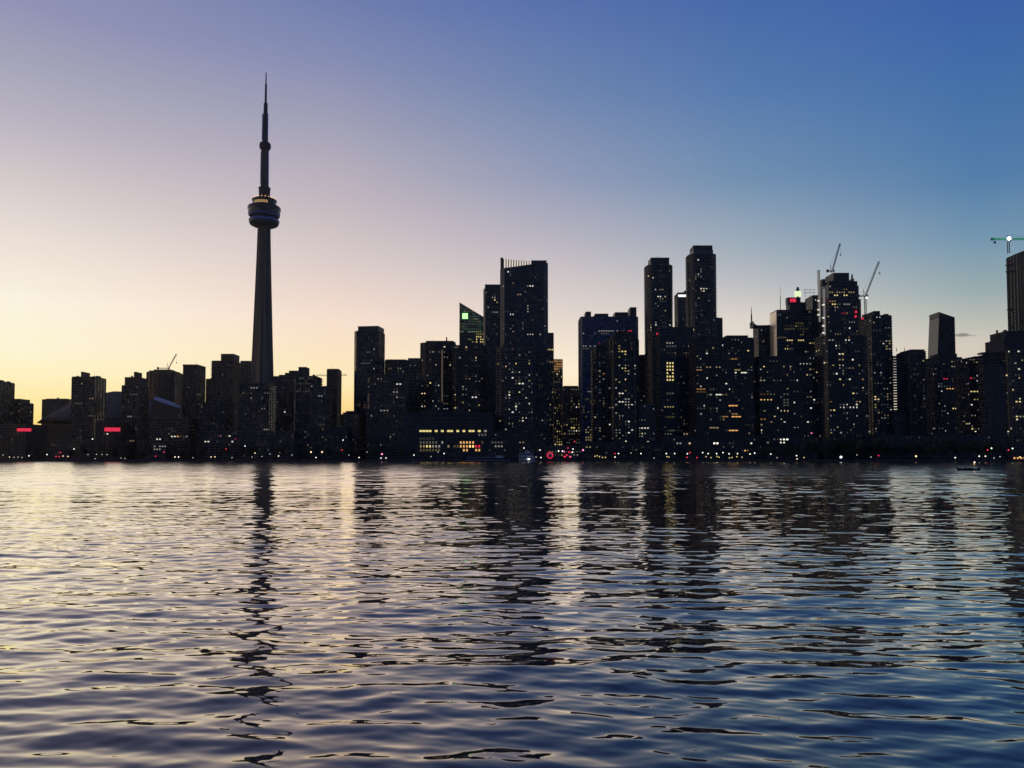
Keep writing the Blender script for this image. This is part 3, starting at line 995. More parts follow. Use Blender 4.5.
# ---- centre waterfront
b = Building('quay_terminal', 'terminal', 'long low waterfront hall with a row of ten bright windows above orange-lit ones', 404, 494, 414, 800, d=40, style='office', glassm='blueglass', frame='dconc', lit=0,
             roof=[(420, 470, 411, 'dconc', 'plant_room', .5)])
for x in (420, 427, 434, 441, 448.5, 455.5, 462.5, 469.5, 477, 484):
    b.lit(x + .8, x + 2.9, 429.8, 'yel3' if x < 480 else 'white2', hf=.5, wf=.9)
for x0, x1, y, mk in ((420, 424, 446, 'yel2'), (427, 430, 446, 'yel3'), (434, 438, 446, 'white2'), (441, 443, 441.5, 'white2'), (448, 450, 445.5, 'yel2'), (456, 459, 446, 'yel1'), (462, 466, 441.5, 'org3'), (462, 467, 445.5, 'org3'), (463, 467, 449, 'org3'),
                      (470, 474, 441.5, 'org3'), (471, 474, 445, 'org4'), (477, 480, 445, 'red3'), (477, 480, 449, 'org3'), (481, 482, 441.5, 'org1'), (480, 488, 433.8, 'white1'), (420, 432, 437.7, 'white0'), (422, 436, 441.5, 'white1'), (420, 438, 449, 'yel1')):
    b.lit(x0, x1, y, mk, hf=.6)
b = Building('quay_hall', 'low building', 'small dark hall behind the moored white boat, right of the long lit waterfront hall', 488, 546, 433, 790, d=22, style='office', glassm='glass', frame='dconc', lit=10, pal='dim', vb=452)
b.lit(494, 502, 441.5, 'white1'); b.lit(496, 502, 445.5, 'white2')
b = Building('office_tower', OT, 'broad blue slab with notched roofline and four roof blocks', 578.4, 638.2, 317.2, 1050, d=36, style='glass', glassm='slabglass', frame='bmetal', lit=18, pal='work', vb=400, shape=lambda w, d: chamfered(w, d, 2.5),
             roof=[(584.3, 591, 311.8, 'dmetal', 'plant_room'), (593.5, 608.3, 313.8, 'dmetal', 'plant_room'), (613, 628, 312.4, 'dmetal', 'plant_room'), (627.9, 636.4, 307.4, 'dmetal', 'lift_tower')])
b.lit(599, 609, 330.3, 'white2', skip=.25); b.lit(611, 618, 330.3, 'white2', skip=.2); b.lit(623, 625, 330.3, 'pink2'); b.lit(628, 630, 332, 'red3'); b.lit(594, 608, 334.5, 'white1', skip=.2); b.lit(584, 598, 345, 'white2', skip=.3); b.lit(581, 590, 349.5, 'white1', skip=.3); b.lit(581, 583, 334, 'white2'); b.lit(599, 600, 344, 'red2')
b.lit(581, 592, 395, 'yel1', rows=10, skip=.72); b.lit(584, 591, 428, 'yel2', rows=6, skip=.5)
b = Building('apartment_tower', AT, 'left and lower half of the near dark pair in front of the notched blue slab', 592, 609, 348, 875, style='condo', glassm='glass', frame='dconc', lit=46, pal='home', vb=442, shape=lambda w, d: rounded(w, d, .25), roof=[(596, 609, 345, 'dconc')])
b = Building('apartment_tower', AT, 'round-shouldered near dark tower in front of the notched blue slab, yellow windows near its top', 606.5, 638, 339, 850, style='condo', glassm='blueglass', frame='dconc', lit=70, pal='home', vb=442, shape=lambda w, d: rounded(w, d, .4),
             roof=[(610, 634.5, 335, 'dconc', 'penthouse', .8), (613, 631, 332.6, 'dconc', 'upper_storey', .6), (617, 628, 331, 'dconc', 'roof_unit', .4)])
b.lit(614, 620, 346, 'yel2', rows=3, skip=.2); b.lit(618, 625, 351, 'yel3'); b.lit(614, 620, 357, 'yel2'); b.lit(626, 633, 372, 'yel2', skip=.2); b.lit(629, 634, 394, 'white3'); b.lit(620, 622, 394, 'white3'); b.lit(627, 628, 400, 'white2', rows=3); b.lit(620, 622, 403, 'white3'); b.lit(627, 629, 421, 'white3'); b.lit(627, 629, 433.5, 'white3')
b = Building('apartment_tower', AT, 'dark block filling the slot between the notched blue slab and the shorter balconied twin', 637.5, 650, 355.5, 1090, style='condo', glassm='glass', frame='dconc', lit=12, pal='home', vb=442)
b = Building('apartment_block', 'apartment block', 'low dark block with greenish windows at the left foot of the shorter balconied twin', 634, 655, 405, 860, style='flats', glassm='glass', frame='dconc', lit=10, pal='home', vb=446)
b.lit(640, 647, 427, 'white3', skip=.2); b.lit(640, 644, 433, 'grn2'); b.lit(639, 643, 436, 'grn2'); b.lit(640, 646, 419, 'grn1')
b = Building('apartment_tower', AT, 'shorter of the twin balconied towers with flat dark caps', 645.3, 671.6, 265, 1000, d=28, style='ridged', glassm='glass', frame='alu', lit=36, pal='home', vb=335, shape=lambda w, d: rounded(w, d, .3),
             roof=[(648.2, 669.2, 257.8, 'dmetal', 'roof_cap', .75)])
b.spike(659, 253.6, .5, base=257)
b.lit(659, 661, 297, 'white3'); b.lit(652, 654, 325, 'white3'); b.lit(667, 669, 321, 'white2')
b = Building('office_tower', OT, 'narrow dark tower between the balconied twins, with a white lit sign at its top', 674.6, 690, 293.2, 1230, d=26, style='office', glassm='glass', frame='dmetal', lit=18, pal='dim', vb=325, roof=[(683, 689, 290.5, 'dmetal', 'roof_unit')])
b.panel('white_sign', 678.3, 686, 294.6, 296.8, 'whitesign', label='white lit oblong sign')
b.panel('warning_light', 686.2, 687.6, 294.2, 297.4, 'red3')
b = Building('apartment_tower', AT, 'taller of the twin balconied towers with flat dark caps', 687, 715.3, 254, 980, d=28, style='ridged', glassm='glass', frame='alu', lit=46, pal='home', vb=335, shape=lambda w, d: rounded(w, d, .3),
             roof=[(689.8, 712.4, 245.6, 'dmetal', 'roof_cap', .75), (689.2, 713, 250, 'alu', 'cap_band', .85)])
b.spike(700.3, 241.8, .5, base=245)
b.lit(701, 703, 289, 'white3'); b.lit(703, 705, 292, 'white3'); b.lit(695, 696, 298, 'warm2')
b = Building('office_building', 'office building', 'small flat-topped block peeping out right of the taller balconied twin', 712, 722.6, 318.4, 1150, d=20, style='glass', glassm='blueglass', frame='dmetal', lit=4, pal='dim', vb=335)
b = Building('office_building', 'office building', 'dark block between the balconied twins stacked with bright yellow strips', 656, 693, 328, 910, d=28, style='office', glassm='blueglass', frame='dconc', lit=34, pal='dim', vb=440)
b.lit(666, 673, 342, 'white2'); b.lit(667, 674, 347, 'white1'); b.lit(666, 674, 364.5, 'yel3', rows=6, skip=.04, hf=.5); b.lit(667, 674, 393, 'white1'); b.lit(666, 674, 408, 'yel2'); b.lit(668, 674, 417, 'yel1'); b.lit(667, 675, 431, 'white1', rows=2, skip=.3)
b.lit(689, 691, 348, 'white2'); b.lit(682, 690, 354, 'warm1', skip=.4); b.panel('warning_light', 656.5, 658, 333, 334.6, 'red3')
b = Building('apartment_block', 'apartment block', 'very wide dark apartment slab with scattered orange windows, right of the taller balconied twin', 690, 753, 338.5, 865, d=28, style='condo', glassm='glass', frame='dconc', lit=84, pal='home', vb=434,
             roof=[(722, 748, 335.6, 'dconc', 'penthouse', .7)])
for x0, x1, y, mk in ((730, 736, 359, 'org2'), (697, 702, 370, 'org2'), (735, 738, 371, 'yel2'), (743, 745, 372, 'white3'), (753, 759, 370, 'white3'), (697, 703, 390, 'org2'), (697, 703, 393, 'org1'), (709, 711, 396, 'white2'), (717, 720, 395, 'white3'),
                      (729, 737, 406, 'org3'), (732, 735, 415, 'org2'), (722, 727, 418, 'org2'), (733, 739, 418, 'org3'), (731, 738, 429.5, 'org3'), (712, 717, 427, 'warm2')):
    b.lit(x0, x1, y, mk, wf=.9)
zl, zr = zat(321, 1120) - GZ, zat(325, 1120) - GZ
b = Building('office_tower', OT, 'dark tower with thin spire and swooping roof, left of the pale-faced tower', 753.5, 773, 326, 1120, d=24, style='office', glassm='glass', frame='dmetal', lit=12, pal='dim', vb=350)
bm = bmesh.new()
p0 = b.local(754, 321)
pr = [(754, 320.5), (754.8, 322.6), (756.5, 324.2), (760, 325.2), (770.5, 324.4)]
loc = [b.local(x, y) for x, y in pr]
ring = [(v.x, v.z) for v in loc] + [(loc[-1].x, b.h - .6), (loc[0].x, b.h - .6)]
f0 = [bm.verts.new((x, -b.d * .35, z)) for x, z in ring]
f1 = [bm.verts.new((x, b.d * .35, z)) for x, z in ring]
bm.faces.new(f0[::-1]); bm.faces.new(f1)
for i in range(len(ring)):
    j = (i + 1) % len(ring)
    bm.faces.new((f0[i], f0[j], f1[j], f1[i]))
link('swooping_roof', bm, M['dmetal'], b.root)
b.spike(753.9, 305.5, .75, base=324, name='spire')
b = Building('apartment_block', 'apartment block', 'dark block standing under the tower with the pale left face', 752, 822, 357, 870, d=26, style='condo', glassm='glass', frame='dconc', lit=64, pal='home', vb=436)
for x0, x1, y, mk in ((761, 765, 380, 'white2'), (773, 780, 380, 'white1'), (761, 771, 394, 'org1'), (762, 771, 398.5, 'org3'), (785, 787, 395, 'white1'), (785, 787, 399, 'white1'), (785, 787, 402, 'white1'), (785, 787, 406, 'white1'), (761, 765, 420, 'org2'), (751, 755, 428, 'grn3'), (759, 761, 425, 'warm2'),
                      (809, 811, 370, 'yel2'), (809, 811, 376, 'white1'), (809, 812, 397, 'white1'), (810, 812, 409, 'white3'), (809, 812, 421.5, 'white3'), (810, 813, 434, 'pink3')):
    b.lit(x0, x1, y, mk)

# ---- right cluster
b = Building('office_tower', OT, 'tower with a tall pale left face and a red glowing sign on its roof block', 770.6, 820, 310.6, 1080, d=28, rot=0, style='office', glassm='blueglass', frame='dmetal', lit=24, pal='work', vb=352,
             roof=[(786, 806, 302.3, 'dmetal', 'plant_room', .5)])
bm = bmesh.new()
box(bm, -b.w / 2 - .9, -b.w / 2 - .4, -b.d / 2 + .3, b.d / 2 - .3, 0, b.h - .5)
link('sunset_face', bm, M['bright'], b.root)  # metal sheet added on this side only, to mirror the sunset glow
b.roofbox(785.5, 800.5, 297.6, 'dmetal', 'sign_block', .3, zb=303)
b.spike(783.6, 284, .35, base=311)
b.panel('red_sign', 790, 796, 298.6, 304.6, 'redsign', off=-(b.d * .35 - 1.2), label='red glowing square sign')
bm = bmesh.new()
c = b.local(801.6, 300)
zz = [zat(y, 1080) - GZ for y in (303, 297, 294.5, 289.4, 287.5, 284.8)]
lathe(bm, [(2.4, zz[0]), (2.4, zz[1])], 12, c.x, 0); link('blue_lantern', bm, E['bluebeacon'], b.root)
bm = bmesh.new(); lathe(bm, [(1.6, zz[1] + .05), (1.6, zz[2] - .05)], 12, c.x, 0); link('lantern_neck', bm, M['alu'], b.root)
bm = bmesh.new(); lathe(bm, [(4.4, zz[2]), (4.4, zz[3])], 16, c.x, 0); link('pale_lantern', bm, E['beacon'], b.root)
bm = bmesh.new(); lathe(bm, [(2.2, zz[3] + .05), (2.4, zz[4]), (1.0, zz[5])], 12, c.x, 0); link('lantern_cap', bm, M['dmetal'], b.root)
b.lit(777, 781, 316, 'cool1'); b.lit(777, 786, 337.5, 'yel1'); b.lit(786, 803, 339.8, 'yel3', skip=.2); b.lit(796, 804, 326, 'yel2'); b.lit(796, 803, 324, 'yel1'); b.lit(785, 792, 350, 'white1', skip=.4)
b = Building('office_tower', OT, 'dark slim tower with an open steel frame on top, left of the half-built crane tower', 805.5, 823, 296, 1110, d=28, style='office', glassm='blueglass', frame='dmetal', lit=30, pal='home', vb=345)
bm = bmesh.new()
for x in (806.2, 808, 812, 816):
    p = b.local(x, 287.5)
    bar(bm, (p.x, -6, b.h), (p.x, -6, p.z), .22, n=4)
for y in (288.5, 291.5):
    p, q = b.local(806, y), b.local(817.5, y)
    bar(bm, (p.x, -6, p.z), (q.x, -6, q.z), .3, n=4)
link('steel_frame', bm, M['crane'], b.root)
b = Building('unfinished_tower', 'unfinished tower', 'half-built dark tower with raised corner fins, lit floors and cranes on top', 819, 857.6, 282, 1020, d=34, style='office', glassm='blueglass', frame='dmetal', lit=26, pal='work', vb=335,
             roof=[(825.2, 849, 273, 'dmetal', 'top_storeys', .8), (819.3, 825.2, 277.6, 'dmetal', 'corner_block', .9), (849, 854, 277, 'dmetal', 'corner_block', .9)])
b.roofbox(819, 820.2, 273.2, 'dmetal', 'corner_fin', .95, zb=281)
b.roofbox(852, 853.3, 272, 'dmetal', 'corner_fin', .95, zb=281)
b.roofbox(855.6, 858.6, 284, 'dmetal', 'corner_fin', .85, zb=310)
b.roofbox(857.4, 860.8, 298, 'dmetal', 'side_wing', .7, zb=445)
b.lit(829, 853, 292.3, 'yel2', skip=.15); b.lit(836, 845, 292.3, 'yel3'); b.lit(834, 837, 295.3, 'yel3'); b.lit(844, 847, 295.3, 'yel3'); b.lit(826, 834, 302.5, 'org2'); b.lit(826, 838, 305.3, 'yel3', skip=.1); b.lit(840, 850, 305.3, 'white2', skip=.2); b.lit(828, 830, 286, 'white2')
b.lit(839, 848, 312, 'red2', skip=.3); b.lit(843, 847, 313.5, 'org2')
b.panel('warning_light', 855.2, 857, 310.6, 313, 'red3'); b.panel('warning_light', 854.8, 856.6, 315.4, 317.6, 'red3')
for px, t0, t1 in ((818.6, 270, 322), (823.6, 287, 352)):
    bm = bmesh.new()
    a, c = b.local(px, t0, 3), b.local(px, t1, 3)
    lattice(bm, (a.x, -b.d / 2 - 3.2, c.z), (a.x, -b.d / 2 - 3.2, a.z), 2.2, .28)
    box(bm, a.x - .8, a.x + .8, -b.d / 2 - 3.9, -b.d / 2 - 2.5, c.z, a.z - 3)
    link('hoist_mast', bm, M['steel'], b.root)
    bm = bmesh.new()
    box(bm, a.x - .9, a.x + .9, -b.d / 2 - 4.6, -b.d / 2 - 4.4, c.z, a.z - 3)
    link('mast_glow', bm, E['white2'], b.root)  # glow strip added so the steel mast looks lit by site lamps
for y in (304, 317, 325, 332, 340):
    b.panel('hoist_lamp', 822.4, 824.6, y, y + 1.6, 'white3', off=5)
for y in (300, 309, 314):
    b.panel('hoist_lamp', 817.6, 819.6, y, y + 1.4, 'white3', off=5)
b = Building('apartment_tower', AT, 'dark tower right of the half-built one, its right edge lined with yellow windows', 861, 891, 316, 900, d=30, style='condo', glassm='glass', frame='dconc', lit=62, pal='home', vb=436,
             roof=[(867, 880, 311.2), (880, 888.4, 313.4, 'dconc', 'plant_room', .7), (862, 867, 314, 'brick', 'roof_unit', .4)])
b.lit(880, 890, 341.5, 'yel2', skip=.25); b.lit(886, 890, 345, 'yel2', rows=3, skip=.2); b.lit(886, 890, 327, 'white1'); b.panel('warning_light', 861.6, 863.6, 317.8, 319.4, 'red3')
for x0, x1, y, mk in ((869, 872, 397.5, 'yel3'), (874, 876, 397.5, 'yel3'), (870, 872, 405.5, 'yel2'), (870, 872, 408, 'yel2'), (866, 868, 414.5, 'yel3'), (872, 874, 430, 'white2'), (853, 855, 393, 'yel2')):
    b.lit(x0, x1, y, mk)
b = Building('apartment_tower', AT, 'near dark tower full of scattered white windows below the half-built tower', 816, 866, 336, 850, d=28, style='condo', glassm='glass', frame='dconc', lit=88, pal='home', vb=440, shape=lambda w, d: chamfered(w, d, 4))
for x0, x1, y, mk in ((829, 833, 340, 'white2'), (838, 839, 355, 'white3'), (841, 844, 355, 'yel3'), (833, 834, 366, 'yel2'), (840, 843, 360, 'warm2'), (839, 841, 379, 'yel3'), (822, 826, 401.5, 'org3'), (829, 831, 410, 'yel2'), (833, 835, 410, 'yel3'), (822, 826, 417, 'pink3'), (824, 827, 433, 'yel2'),
                      (852, 854, 394, 'yel3'), (855, 857, 394, 'yel3'), (856, 857, 404, 'white3'), (853, 855, 407, 'white2')):
    b.lit(x0, x1, y, mk)
b = Building('apartment_tower', AT, 'dark tower with two roof masts and open balconies against the sky on its left', 897.6, 925, 351.5, 890, d=28, style='condo', glassm='glass', frame='conc', lit=44, pal='dim', vb=436,
             roof=[(900, 924.5, 349.6, 'dconc', 'penthouse', .9)])
b.spike(902.5, 345.5, .25, base=350); b.spike(910.5, 345, .25, base=350)
def side_balconies(b, px, z0, z1):
    r = b.local(px, 380).x
    bm = bmesh.new()
    box(bm, r, -b.w / 2 - .02, -b.d * .42, -b.d * .1, 0, z0)
    link('lower_wing', bm, M['glass'], b.root)
    bm = bmesh.new()
    for i in range(int(z0 / b.fh) + 1):
        box(bm, r - .3, -b.w / 2 - .03, -b.d * .42 - .3, -b.d * .1 + .3, i * b.fh - .45, i * b.fh + .45)
    link('floor_bands', bm, M['dconc'], b.root)
    bm = bmesh.new()
    for i in range(int(z0 / b.fh), int(z1 / b.fh) + 1):
        z = i * b.fh
        box(bm, r, -b.w / 2 - .02, -b.d * .42, -b.d * .1, z - .22, z + .22)
        box(bm, r + .02, -b.w / 2 - .05, -b.d * .42, -b.d * .41, z + .24, z + 1.35)
        box(bm, r + .02, r + .14, -b.d * .40, -b.d * .11, z + .24, z + 1.35)
    link('side_balconies', bm, M['dconc'], b.root)
side_balconies(b, 893.6, zat(411, 890) - GZ, b.h - 4)
b.lit(923, 925, 362, 'yel2')
def tap(t):
    return (-1 + 0.36 * max(0, t - .5) ** 1.5 / .5 ** 1.5, 1.0 - .02 * t)
b = Building('office_tower', OT, 'smooth dark tower leaning in at the left with a slanted top, before the small cloud', 926.4, 955.4, 317.6, 1100, d=26, style='glass', glassm='blueglass', frame='dmetal', lit=0, taper=tap, rooft=False)
bm = bmesh.new()
pl = b.poly_at(b.h)
zL, zR = zat(312, 1100) - GZ, zat(317.4, 1100) - GZ
xl, xr = min(p[0] for p in pl), max(p[0] for p in pl)
loft(bm, [[(x, y, b.h + .4) for x, y in pl], [(x, y, b.h + .45 + (7.6 * (xr - x) / (xr - xl))) for x, y in pl]])
link('slanted_top', bm, M['dmetal'], b.root)
b = Building('apartment_block', 'apartment block', 'dark block in front of the foot of the smooth leaning tower', 923, 962, 358, 930, d=26, style='flats', glassm='glass', frame='dconc', lit=46, pal='home', vb=436,
             roof=[(930, 957, 354, 'dconc', 'penthouse', .7)])
for x0, x1, y, mk in ((952, 955, 361, 'yel2'), (952, 954, 366.5, 'white2'), (945, 947, 378, 'red3'), (948, 959, 388.5, 'org3'), (952, 954, 409, 'yel3'), (957, 959, 409, 'yel3'), (939, 941, 386, 'white2')):
    b.lit(x0, x1, y, mk)
b = Building('apartment_block', 'apartment block', 'dark block with rising roofline between the leaning tower and the big right-hand block', 956, 988, 358.4, 860, d=26, style='flats', glassm='glass', frame='dconc', lit=44, pal='home', vb=436,
             roof=[(963, 988, 356.4, 'dconc', 'penthouse', .9), (974, 988, 355, 'dconc', 'upper_storey', .7)])
for x0, x1, y, mk in ((975, 980, 361.5, 'yel2'), (966, 968, 377.5, 'red3'), (970, 978, 392.5, 'yel3'), (976, 982, 398.5, 'yel2'), (971, 972, 406, 'white3'), (971, 972, 416, 'warm2'), (971, 973, 430, 'yel3'), (964, 965, 361, 'yel2')):
    b.lit(x0, x1, y, mk)
b = Building('apartment_tower', AT, 'large dark block with banded round cap at the right edge, below the green crane', 990, 1052, 350, 805, d=34, style='condo', glassm='glass', frame='dconc', lit=64, pal='home', vb=440, shape=lambda w, d: rounded(w, d, .2),
             roof=[(986, 1050, 346, 'dconc', 'banded_cap', 1.04), (985.2, 1051, 338.5, 'dconc', 'banded_cap', .95), (990, 1046, 331.2, 'dconc', 'penthouse', .8), (1003, 1007, 329.6, 'dconc', 'roof_unit', .3), (996, 998, 329.8, 'dconc', 'roof_unit', .3)])
for x0, x1, y, mk in ((985, 987, 375, 'white2'), (1002, 1005, 362, 'white2'), (1010, 1012, 363.5, 'white2'), (994, 997, 403, 'yel3'), (1017, 1020, 402, 'yel3'), (992, 998, 415, 'yel2'), (1012, 1016, 417.5, 'yel3'), (1004, 1007, 417.5, 'white3'), (1002, 1008, 429, 'yel2', ), (1012, 1015, 420, 'white3'), (1001, 1004, 434, 'white2'), (1021, 1024, 417, 'white2')):
    b.lit(x0, x1, y, mk)
side_balconies(b, 985.6, zat(364, 805) - GZ, b.h - 2)
b = Building('unfinished_tower', 'unfinished tower', 'tall black unfinished tower cut off by the right edge, under the green crane', 1008, 1074, 252, 990, d=40, style='condo', glassm='glass', frame='dconc', lit=0, shape=lambda w, d: rounded(w, d, .25), roof=[(1013, 1070, 248, 'dmetal', 'formwork', .9)])
for y in (258.5, 265.5, 305):
    z = zat(y, 985) - GZ
    bm = bmesh.new()
    box(bm, -b.w / 2 - 5.0, -b.w / 2 + 1, b.d * .08, b.d * .24, z - .5, z + .6)
    link('loading_platform', bm, M['dmetal'], b.root)

# ---- low quayside on the right half
b = Building('ferry_terminal', 'terminal', 'long low dark terminal on the quay behind the densest row of lamps', 662, 762, 438, 795, d=24, style='office', glassm='glass', frame='dconc', lit=12, pal='dim', vb=450)
for x0, x1, y, mk in ((677, 679, 444, 'white2'), (687, 690, 443, 'warm3'), (715, 717, 443, 'white4'), (750, 752, 444, 'white3'), (743, 747, 450, 'org3')):
    b.lit(x0, x1, y, mk)
b = Building('quay_building', 'low building', 'low dark block on the quay below the near pair of towers', 580, 664, 443, 780, d=20, style='flats', glassm='glass', frame='dconc', lit=10, pal='dim', vb=454)
b.lit(588, 591, 447, 'yel2', rows=1)
b = Building('quay_building', 'low building', 'low dark shops behind the ring of red lights on the quay', 544, 582, 447, 785, d=18, style='flats', glassm='glass', frame='dconc', lit=6, pal='work', vb=455)
b.lit(558, 562, 451, 'white3')
b = Building('quay_building', 'low building', 'low dark block with a cluster of white lights among the trees', 760, 818, 438, 790, d=20, style='flats', glassm='glass', frame='dconc', lit=6, pal='dim', vb=450)
for x0, x1, y, mk in ((778, 780, 441, 'white3'), (783, 786, 440.5, 'white4'), (782, 784, 443.5, 'white3'), (768, 769, 443.5, 'warm2'), (774, 775, 441, 'white1')):
    b.lit(x0, x1, y, mk)
b = Building('quay_building', 'low building', 'low dark block behind the trees below the leaning tower', 868, 1000, 436, 795, d=20, style='flats', glassm='glass', frame='dconc', lit=6, pal='dim', vb=440)
b = Building('restaurant', 'restaurant', 'low quayside pavilion with a warm orange row of lights at the right edge', 1004, 1050, 452, 690, d=12, style='glass', glassm='glass', frame='dconc', lit=0)
b.lit(1009, 1030, 458.2, 'org3', skip=.15); b.lit(1018, 1030, 456.8, 'warm3', skip=.2)

# ------------------------------------------------------------------ the needle-topped broadcast tower
def broadcast_tower():
    Y = 1130.0
    c = at(263.0, 300, Y)
    root = empty('broadcast_tower', (c.x, Y, GZ))
    tag(root, 'very tall needle-topped concrete tower with a round lit pod, left of centre', 'tower')
    H = lambda py: zat(py, Y) - GZ
    mpp = Y / F
    # three-legged tapering shaft
    bm = bmesh.new()
    rings = []
    for py, wpx in ((455, 44), (440, 36), (420, 29.5), (400, 25), (380, 22), (340, 19), (300, 16.2), (260, 13.4), (240, 12.2), (226, 11.6)):
        r = wpx * mpp / 1.86
        core = max(6.2, r * .52)
        hw = 2.6
        ring = []
        for kk in range(3):
            a = R(-90 + 14 + 120 * kk)
            u, v = Vector((math.cos(a), math.sin(a))), Vector((-math.sin(a), math.cos(a)))
            for q in (u * core * .8 - v * core * .62, u * r - v * hw, u * r + v * hw, u * core * .8 + v * core * .62):
                ring.append((q.x, q.y, max(0, H(py))))
        rings.append(ring)
    loft(bm, rings)
    link('shaft', bm, M['tconc'], root)
    bm = bmesh.new()            # lift strip up the face of the shaft
    a0 = R(-90 + 74)
    for py0, py1 in ((440, 380), (379.6, 320), (319.6, 228)):
        r0 = 8.2
        lathe(bm, [(r0 * .98, H(py0)), (r0 * .98, H(py1))], 6)
    link('lift_core', bm, M['dconc'], root)
    # pod
    bm = bmesh.new()
    P = lambda w, py: (w * mpp / 2, H(py))
    lathe(bm, [P(12, 227.2), P(22, 226.4), P(27.5, 225), P(29.6, 222.5), P(29.4, 220.3), P(26.5, 218.6), P(24, 218.2)], 40)
    link('radome', bm, M['bmetal'], root, True)  # blue of the LED wash put into the radome's colour
    bm = bmesh.new()
    lathe(bm, [P(24, 218.1), P(28.2, 217.2), P(30.8, 215.2), P(31.4, 213.6)], 40)
    link('lower_deck', bm, M['dmetal'], root)
    bm = bmesh.new()
    lathe(bm, [P(31.2, 213.5), P(31.6, 210.4)], 40)
    link('window_band', bm, M['blueglass'], root)
    bm = bmesh.new()
    lathe(bm, [P(32.2, 210.3), P(32.4, 208.2), P(31.2, 207.2), P(26, 206.8)], 40)
    link('upper_deck', bm, M['dmetal'], root)
    bm = bmesh.new()
    lathe(bm, [P(23.2, 206.7), P(23.2, 201.6)], 40)
    link('restaurant_band', bm, M['glass'], root)
    bm = bmesh.new()
    lathe(bm, [P(24.2, 201.5), P(24.2, 200.2), P(20, 199.2), P(12, 198.4)], 40)
    link('pod_roof', bm, M['dconc'], root)
    for i in range(6):           # lit dining-room panes
        a = R(-90 + (i - 2.5) * 11.5)
        r = 23.4 * mpp / 2
        bm = bmesh.new()
        box(bm, -1.5, 1.5, -.1, .1, H(205.6), H(203))
        o = link('window', bm, E['gold'], root)
        o.location = (r * math.cos(a), r * math.sin(a), 0)
        o.rotation_euler = (0, 0, a + R(90))
    for i in range(20):          # ring of roof lamps
        a = R(18 * i + 4)
        r = 21.5 * mpp / 2
        bm = bmesh.new()
        icos(bm, (r * math.cos(a), r * math.sin(a), H(199.0)), .62)
        link('roof_lamp', bm, E['org4'], root)
    for py0, py1, w in ((221.6, 220.9, 29.9), (216.2, 215.6, 30.6)):
        bm = bmesh.new()
        lathe(bm, [P(w, py0), P(w + .2, py1)], 40)
        link('led_ring', bm, E['blueled'], root)
    # neck, upper shaft, upper pod and mast
    bm = bmesh.new()
    lathe(bm, [P(11, 198.3), P(11.2, 190), P(11.8, 189.2), P(11.8, 188)], 16)
    link('neck', bm, M['dconc'], root)
    bm = bmesh.new()
    lathe(bm, [P(8.6, 188), P(7.8, 150)], 6)
    link('upper_shaft', bm, M['tconc'], root)
    bm = bmesh.new()
    lathe(bm, [P(7.8, 150), P(10.2, 149), P(11.4, 147.2), P(11.4, 145), P(10, 143.2), P(7, 142.2)], 28)
    link('upper_pod', bm, M['dconc'], root)
    bm = bmesh.new()
    lathe(bm, [P(5.8, 142.1), P(5.5, 114), P(4.2, 113.8), P(4.0, 103.4), P(2.3, 103.2), P(2.0, 84), P(1.3, 83.8), P(1.0, 72.6)], 12)
    link('mast', bm, M['dmetal'], root)
    for py0, py1, w in ((141, 115, 5.95), (184, 152, 8.0)):
        for sgn in (-1, 1):
            bm = bmesh.new()
            x = sgn * w * mpp / 2 * .92
            box(bm, x - .35, x + .35, -2.6, -2.0, H(py0), H(py1))
            link('led_strip', bm, E['blueled'], root)
broadcast_tower()

# ------------------------------------------------------------------ domed stadium
def stadium():
    Y = 1075.0
    c = at(118, 420, Y)
    root = empty('domed_stadium', (c.x, Y, GZ))
    tag(root, 'huge dark dome of a stadium with a pale roof edge, rising between the brown towers', 'stadium')
    mpp = Y / F
    RB = 70 * mpp
    zb = zat(426, Y - RB) - GZ
    bm = bmesh.new()
    lathe(bm, [(RB * 1.0, 0), (RB * 1.0, zb * .55), (RB * 1.02, zb * .56), (RB * 1.02, zb)], 56)
    link('wall', bm, M['roofg'], root)
    bm = bmesh.new()
    prof = [(r * mpp, zat(py, Y) - GZ) for r, py in ((69.5, 424.4), (64, 419.5), (57, 414.5), (46, 407.4), (36, 402), (25, 397.6), (13, 393.9), (5, 391.9), (.6, 391.4))]
    lathe(bm, prof, 56)
    link('dome_roof', bm, M['roofg'], root, True)
    for i in range(28):                  # radial seams
        aa = 2 * math.pi * i / 28
        bm = bmesh.new()
        for (r0, z0), (r1, z1) in zip(prof[:-2], prof[1:-1]):
            bar(bm, (r0 * math.cos(aa), r0 * math.sin(aa), z0), (r1 * math.cos(aa), r1 * math.sin(aa), z1), .45, n=4)
        link('roof_rib', bm, M['dconc'], root)
    # the arched sliding panel on the right, with its white leading edge
    k = lambda px: at(px, 402, Y - 64).x - c.x
    # right-hand sliding panel: a pale curved edge beam running down to the eaves, and the darker sheet below it
    n = 16
    rows = []
    for i in range(n + 1):
        f = i / n
        rows.append((k(154 + 25 * f), zat(396.6 + 9.4 * f ** 1.35, Y - 66) - GZ, 2.2 + 2.6 * math.sin(math.pi * min(1, f * .8 + .2))))
    bm = bmesh.new()
    loft(bm, [[(x, -66, z - t_), (x, -61, z - t_), (x, -58, z), (x, -63, z)] for x, z, t_ in rows])
    bmesh.ops.recalc_face_normals(bm, faces=bm.faces)
    link('roof_edge', bm, M['roofw'], root)
    bm = bmesh.new()
    loft(bm, [[(x - 3, -69, z - t_ - 17), (x - 3, -66.5, z - t_ - 17), (x, -61, z - t_ - .1), (x, -65, z - t_ - .1)] for x, z, t_ in rows])
    bmesh.ops.recalc_face_normals(bm, faces=bm.faces)
    link('roof_panel', bm, M['roofg'], root)
stadium()

